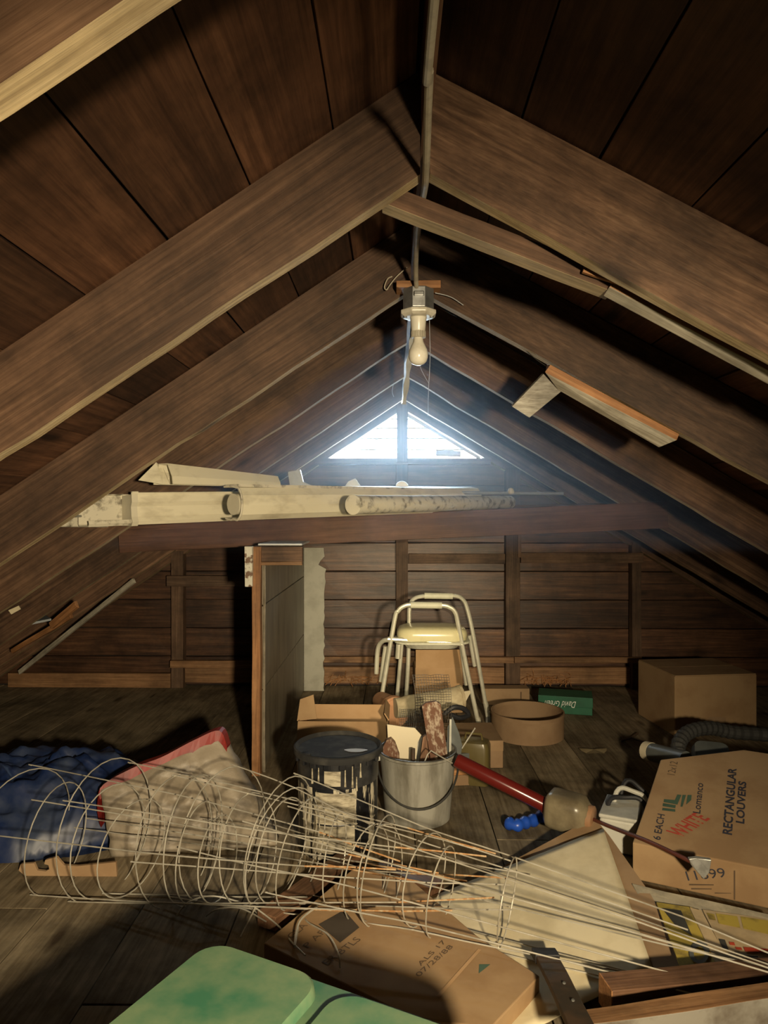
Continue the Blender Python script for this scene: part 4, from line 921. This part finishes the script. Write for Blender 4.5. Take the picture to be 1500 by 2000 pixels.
# hem along top, folding over and down the left side
hm = [(-0.012, 0)]; hv = MB(); loops = []
path = [mid_l*0.5+S01*0.5-V((0, 0, 0.05)), S01+V((0, 0, -0.01)), S01*0.75+S11*0.25+V((0, 0, 0.012)), S01*0.5+S11*0.5+V((0, 0, 0.004)), S01*0.22+S11*0.78+V((0, 0, 0.014)), S11+V((0, 0, 0.008)), S11*0.75+mid_r*0.25]
for i, p in enumerate(smooth_path(path, 5)):
    wv = 0.060+0.012*math.sin(i*1.1); loops.append([p+V((0, -0.014, -wv*0.55)), p+V((0, -0.004, 0.012)), p+V((0, 0.055, 0.010)), p+V((0, 0.06, -0.02))])
hv.loft(loops).build('red_hem', 'sack_red', t, smooth=False)

# ---- wire plant supports ------------------------------------------
def cage(A0, ax, L, rings, nleg, roll, label, group, rust=False, wire=0.0021, seed=0, tilt=0.0, flare=1.0):
    rnd = random.Random(seed); ax = V(ax).normalized(); s = ax.cross(V((0, 0, 1))).normalized(); u = s.cross(ax)
    A0 = V(A0); t = thing('plant_cage', A0+ax*0.4-V((0, 0, 0.15)), label, 'cage', group)
    for tt, r in rings:
        sk = rnd.uniform(-0.12, 0.12); sk2 = rnd.uniform(-0.10, 0.10); ec = rnd.uniform(0.95, 1.05)
        pts = [A0+ax*(tt*L+r*(sk*math.cos(a)+sk2*math.sin(a)))+s*(r*ec*math.cos(a))+u*(r/ec*math.sin(a)) for a in [2*math.pi*k/30 for k in range(30)]]
        MB().tube(pts, wire, 6, closed=True).build('ring', 'wire_zinc', t, smooth=True)
    for k in range(nleg):
        a = roll+2*math.pi*k/nleg; ca, sa = math.cos(a), math.sin(a)
        pts = []
        for tt, r in rings: pts.append(A0+ax*tt*L+(s*ca+u*sa)*(r+wire*1.5))
        rl = rings[-1][1]; jx, jz = rnd.uniform(-0.03, 0.03), rnd.uniform(-0.02, 0.02)
        mid = A0+ax*(rings[-1][0]*0.4+0.6)*L+(s*ca+u*sa)*(rl*0.72)+s*jx*.4+u*jz*.4
        end = A0+ax*L*rnd.uniform(0.96, 1.04)+(s*ca+u*sa)*(rl*0.45)+s*jx+u*jz
        head = pts[0]-ax*0.02
        P = [head]+pts+[mid]
        lg = MB().tube(smooth_path(P, 3), wire, 6).build('leg', 'wire_zinc', t, smooth=True)
        MB().tube([mid, (mid+end)/2+s*jx*.2, end], wire*1.15 if rust else wire, 6).build('leg_tip', 'wire_rust' if rust else 'wire_zinc', lg, smooth=True)
    return t
GL = 'heap of wire plant cages'
axl = at(930, 1722, 2.02)-at(120, 1622, 2.42)
cage(at(30, 1618, 2.46), axl, 1.40, [(0.02, 0.205), (0.28, 0.175), (0.52, 0.145)], 4, 0.35, 'leftmost wire cage, its wide hoops over the blue tarpaulin', GL, True, seed=1)
cage(at(112, 1636, 2.38), axl, 1.36, [(0.0, 0.170), (0.22, 0.150), (0.45, 0.125)], 3, 1.1, 'smaller wire cage nested low inside the leftmost cage', GL, True, seed=2)
cage(at(210, 1618, 2.40), axl, 1.30, [(0.0, 0.225), (0.26, 0.19), (0.50, 0.150)], 4, 0.75, 'wire cage whose widest hoop crosses the red-hemmed sack corner', GL, True, seed=3)
cage(at(345, 1640, 2.34), axl, 1.12, [(0.0, 0.200), (0.24, 0.165), (0.50, 0.13)], 4, 0.1, 'wire cage with hoops over the middle of the beige sack', GL, False, seed=4)
axr = at(1420, 1885, 1.76)-at(545, 1645, 2.28)
cage(at(548, 1640, 2.27), axr, 1.48, [(0.0, 0.200), (0.235, 0.150), (0.335, 0.130), (0.50, 0.112)], 4, 0.62, 'right-hand wire cage with the largest hoop beside the tarry pail', GL, False, seed=5)
cage(at(590, 1665, 2.22), axr, 1.36, [(0.0, 0.165), (0.20, 0.140), (0.34, 0.12)], 4, 1.25, 'wire cage lying inside the right-hand cage, tips over the pale sheet', GL, False, seed=6)
cage(at(440, 1628, 2.36), axr, 1.46, [(0.0, 0.215), (0.16, 0.19), (0.36, 0.135)], 4, 0.2, 'middle wire cage bridging the sack and the tarry pail', GL, False, seed=7)
# loose bent wires on the floor
def loose(pts, label, r=0.0024):
    P = [atz(px, py, z if z < 0.1 else z-0.062) for px, py, z in pts]
    tag(MB().tube(smooth_path(P, 6), r, 6).build('bent_wire', 'wire_zinc', smooth=True), label, 'wire', 'loose wires in front of the cages')
loose([(345, 1788, .01), (368, 1762, .05), (410, 1750, .07), (455, 1758, .06), (490, 1772, .05)], 'arched loose wire curling onto the bare floor at its left end')
loose([(402, 1790, .01), (425, 1776, .03), (470, 1774, .04), (520, 1800, .03)], 'smaller arched loose wire inside the big floor arch')
loose([(495, 1770, .06), (540, 1805, .10), (570, 1840, .13), (596, 1866, .14)], 'straight loose wire slanting onto the dated carton')
loose([(590, 1780, .10), (600, 1800, .13), (640, 1825, .15), (660, 1860, .15), (664, 1890, .13)], 'hooked loose wire curving down the dated carton')
loose([(500, 1770, .06), (485, 1800, .03), (470, 1830, .01)], 'short loose wire stub pointing toward the green lid')
loose([(200, 1745, .004), (330, 1748, .004), (470, 1752, .02), (600, 1752, .06)], 'long straight loose wire flat on the bare floor')
loose([(332, 1752, .02), (420, 1766, .03), (500, 1776, .04)], 'straight loose wire just below the big floor arch')
loose([(585, 1902-100, .12), (575, 1850, .14), (585, 1800, .15), (620, 1770, .14)], 'dark looped wire at the corner of the dated carton', 0.003)

# ================================================================== RIGHT FOREGROUND
# cardboard sheet and pale sheet over it
def slopedsheet(name, px, zs, th, mat, label, cat):
    P = [atz(p[0], p[1], z) for p, z in zip(px, zs)]
    mb = MB(); n = len(P); c = V((0, 0, 0))
    for p in P: c += p/n
    lo = [p-V((0, 0, th)) for p in P]
    vs = P+[c]+lo+[c-V((0, 0, th))]; fs = []
    for i in range(n):
        j = (i+1) % n; fs += [(i, j, n), (n+1+j, n+1+i, 2*n+1), (i, n+1+i, n+1+j, j)]
    return tag(mb.add(vs, fs).build(name, mat, None), label, cat)
slopedsheet('cardboard_sheet', [(1160, 1596), (1190, 1632), (1268, 1742), (1348, 1886), (1250, 1893), (1060, 1860), (860, 1765), (1000, 1682), (1100, 1628)], [0.115, 0.105, 0.07, 0.036, 0.032, 0.012, 0.007, 0.035, 0.085], 0.005, 'cardboard_dull', 'bare brown cardboard sheet showing around the pale sheet', 'cardboard')
# pale sheet: gridded so that it can wrinkle
A_, B_, C_, D_ = atz(1178, 1619, 0.118), atz(1274, 1890, 0.040), atz(985, 2040, 0.013), atz(838, 1752, 0.014)
mb = MB(); n = 22; top = []
for j in range(n+1):
    for i in range(n+1):
        u, v = i/n, j/n; p = (A_*(1-u)+B_*u)*(1-v)+(D_*(1-u)+C_*u)*v
        wr = 0.0035*noise.noise(V((u*4, v*4, 3)))+0.0018*(1-abs(noise.noise(V((u*7+v*5, v*9-u*3, 8))))*2)
        top.append(p+V((0, 0, wr)))
fs = []; k = (n+1)**2; vs = top+[p-V((0, 0, 0.0025)) for p in top]
for j in range(n):
    for i in range(n):
        a = j*(n+1)+i; fs.append((a, a+1, a+n+2, a+n+1)); fs.append((k+a, k+a+n+1, k+a+n+2, k+a+1))
border = [i for i in range(n+1)]+[j*(n+1)+n for j in range(1, n+1)]+[n*(n+1)+i for i in range(n-1, -1, -1)]+[j*(n+1) for j in range(n-1, 0, -1)]
for a, b in zip(border, border[1:]+border[:1]): fs.append((b, a, a+k, b+k))
tag(mb.add(vs, fs).build('pale_sheet', 'paper_old', smooth=True, auto=0), 'large pale creased paper sheet lying under the wire tips', 'paper')

# flattened dated carton
ZC = 0.064
fc = [atz(px, py, ZC) for px, py in ((700, 1688), (808, 1722), (935, 1830), (1054, 1906), (958, 2008), (800, 1985), (515, 1842))]
t = thing('flattened_carton', atz(760, 1850, 0), 'flattened brown carton stamped with a date in front of the pail', 'box')
lo = [p-V((0, 0, 0.046)) for p in fc]
MB().loft([lo, fc]).build('body', 'cardboard', t, bevel=0.003)
e0, e1 = fc[3], fc[4]; en = (e1-e0).cross(V((0, 0, 1))).normalized()
for i in range(2):
    MB().prism([e0-V((0, 0, .010+.018*i))+en*.002, e1-V((0, 0, .010+.018*i))+en*.002, e1-V((0, 0, .018+.018*i))+en*.002, e0-V((0, 0, .018+.018*i))+en*.002], en*0.008).build('flap_edge', 'fresh_wood', t)
UPZ = (0, 0, 1)
def cz(px, py): return atz(px, py, ZC)
text('lettering', '07/28/88', cz(819, 1909), cz(886, 1850), 0.015, UPZ, 'ink_faded', t)
text('lettering', 'ALS 17', cz(822, 1888), cz(872, 1840), 0.014, UPZ, 'ink_faded', t)
text('lettering', 'ER BTLS', cz(640, 1886), cz(706, 1836), 0.022, UPZ, 'ink_faded', t)
text('lettering', 'GLA', cz(571, 1834), cz(602, 1808), 0.022, UPZ, 'ink_faded', t)
text('lettering', 'P AR', cz(602, 1852), cz(640, 1818), 0.020, UPZ, 'ink_faded', t)
decal('dark_label', [cz(622, 1806), cz(672, 1778), cz(702, 1812), cz(664, 1842)][::-1], UPZ, 'dull_label', t)
decal('printed_arrow', [cz(935, 1902), cz(958, 1884), cz(936, 1884)], UPZ, 'ink_green', t)
decal('crease', [cz(852, 1946), cz(934, 1854), cz(940, 1856), cz(858, 1949)], UPZ, 'cardboard_inside', t, 0.0015)
# dark scrap timbers behind the carton
tag(plank('dark_timber', atz(520, 1800, .024), atz(690, 1672, .024), (1, 0.6, 0), 0.07, 0.044, 'brown_timber', None), 'dark short timber lying between the tarry pail and dated carton', 'timber')
tag(plank('dark_timber', atz(745, 1692, .021), atz(855, 1738, .021), (0, 1, 0), 0.07, 0.036, 'brown_timber', None), 'dark flat timber left of the pale sheet under the wires', 'timber')

# planks at the lower right
tag(plank('weathered_plank', (0.42, 1.545, 0.081), (1.15, 1.685, 0.085), (0, 0, 1), 0.155, 0.045, 'weathered_paint', None, nseg=16, jit=0.003, edge=(1, 'ledger_wood')), 'wide weathered grey plank standing on edge in the lower right corner', 'plank')
p0, p1 = V((0.512, 1.715, 0.084)), V((1.06, 1.80, 0.080))
tb = tag(plank('timber_block', p0, p1, (0, 1, 0), 0.07, 0.074, 'brown_timber', None, nseg=8), 'varnished brown timber with pale end behind the weathered plank', 'timber')
Mt = frame(p0, p1-p0, (0, 1, 0)); MB().box((-0.003, -0.034, -0.036), (0.0, 0.034, 0.036), Mt).build('end_grain', 'fresh_wood', tb, Mt)
m0, m1 = atz(1066, 1868, 0.10), at(1152, 2040, 1.42)
t = thing('iron_bar', m0, 'dark flat iron bar with a black end leaning on the pale sheet', 'bar')
plank('bar', m0, m1, (1, 0, 0), 0.056, 0.016, 'bar_iron', t, nseg=8)
md = (m1-m0).normalized(); plank('end_cap', m0-md*0.03, m0+md*0.02, (1, 0, 0), 0.062, 0.022, 'black_rubber', t, nseg=3)
for f in (0.42, 0.62):
    pp_ = m0+(m1-m0)*f+V((0.006, 0, 0.011)); MB().lathe([(0.004, 0), (0.0035, 0.002)], 8, Matrix.Translation(pp_)).build('rivet', 'tin', t)

# green storage tote ------------------------------------------------
e1 = V((0.90, -0.434, 0)).normalized(); e2 = V((0.434, 0.90, 0)).normalized()
tcx = V((-0.345, 1.345, 0)) + e1*0.34 - e2*0.235
Mt = frame(tcx, e1, e2)
t = thing('storage_tote', tcx, 'green plastic tote with a dusty stepped lid in the foreground', 'tote')
WT, DT, ZT = 0.68, 0.47, 0.415
MB().loft([[Mt @ V((x*s, y*s, z)) for x, y in rrect(WT-0.05, DT-0.05, 0.07, 6)] for z, s in ((0, .86), (0.01, .88), (ZT, 1.0))]).build('body', 'tote_green', t, Mt, smooth=True)
MB().loft([[Mt @ V((x*s, y*s, z)) for x, y in rrect(WT, DT, 0.085, 8)] for z, s in ((ZT-0.022, 1.0), (ZT+0.010, 1.0), (ZT+0.016, .985), (ZT+0.017, .97))]).build('lid', 'tote_green', t, Mt, smooth=True)
lid = [o for o in t.children if o.name.startswith('lid')][-1]
def panel(xa, xb, ya, yb, z0, z1, name='raised_panel'):
    c = V(((xa+xb)/2, (ya+yb)/2, 0))
    MB().loft([[Mt @ (c+V((x*s+0, y*s, z))) for x, y in rrect(xb-xa, yb-ya, 0.05, 6)] for z, s in ((z0, 1.0), (z1-0.004, 0.985), (z1, 0.965))]).build(name, 'tote_green', lid, Mt, smooth=True)
panel(-WT/2+0.012, -WT/2+0.262, -DT/2+0.012, DT/2-0.012, ZT+0.015, ZT+0.036)
panel(-WT/2+0.285, WT/2-0.012, -DT/2+0.012, DT/2-0.012, ZT+0.015, ZT+0.027)

# ================================================================== bluish volume added to imitate lens glare around the bright vent
hz = NT('glare_volume'); hz.t.nodes.remove(hz.b)
vs_ = hz.n('ShaderNodeVolumeScatter'); vs_.inputs['Color'].default_value = (0.72, 0.86, 1.0, 1); vs_.inputs['Density'].default_value = 0.095; vs_.inputs['Anisotropy'].default_value = 0.55
hz.l(vs_.outputs[0], hz.t.nodes['Material Output'].inputs['Volume'])
hb = MB(); hb.prism([(RX-1.30, 2.5, 1.10), (RX+1.42, 2.5, 1.10), (RX, 2.5, 1.955)], (0, 2.48, 0))
ho = hb.build('glare_veil', 'glare_volume'); ho.data.flip_normals(); ho['kind'] = 'stuff'
tag(ho, 'thin bluish volume imitating lens glare around the bright vent', 'glare_veil')
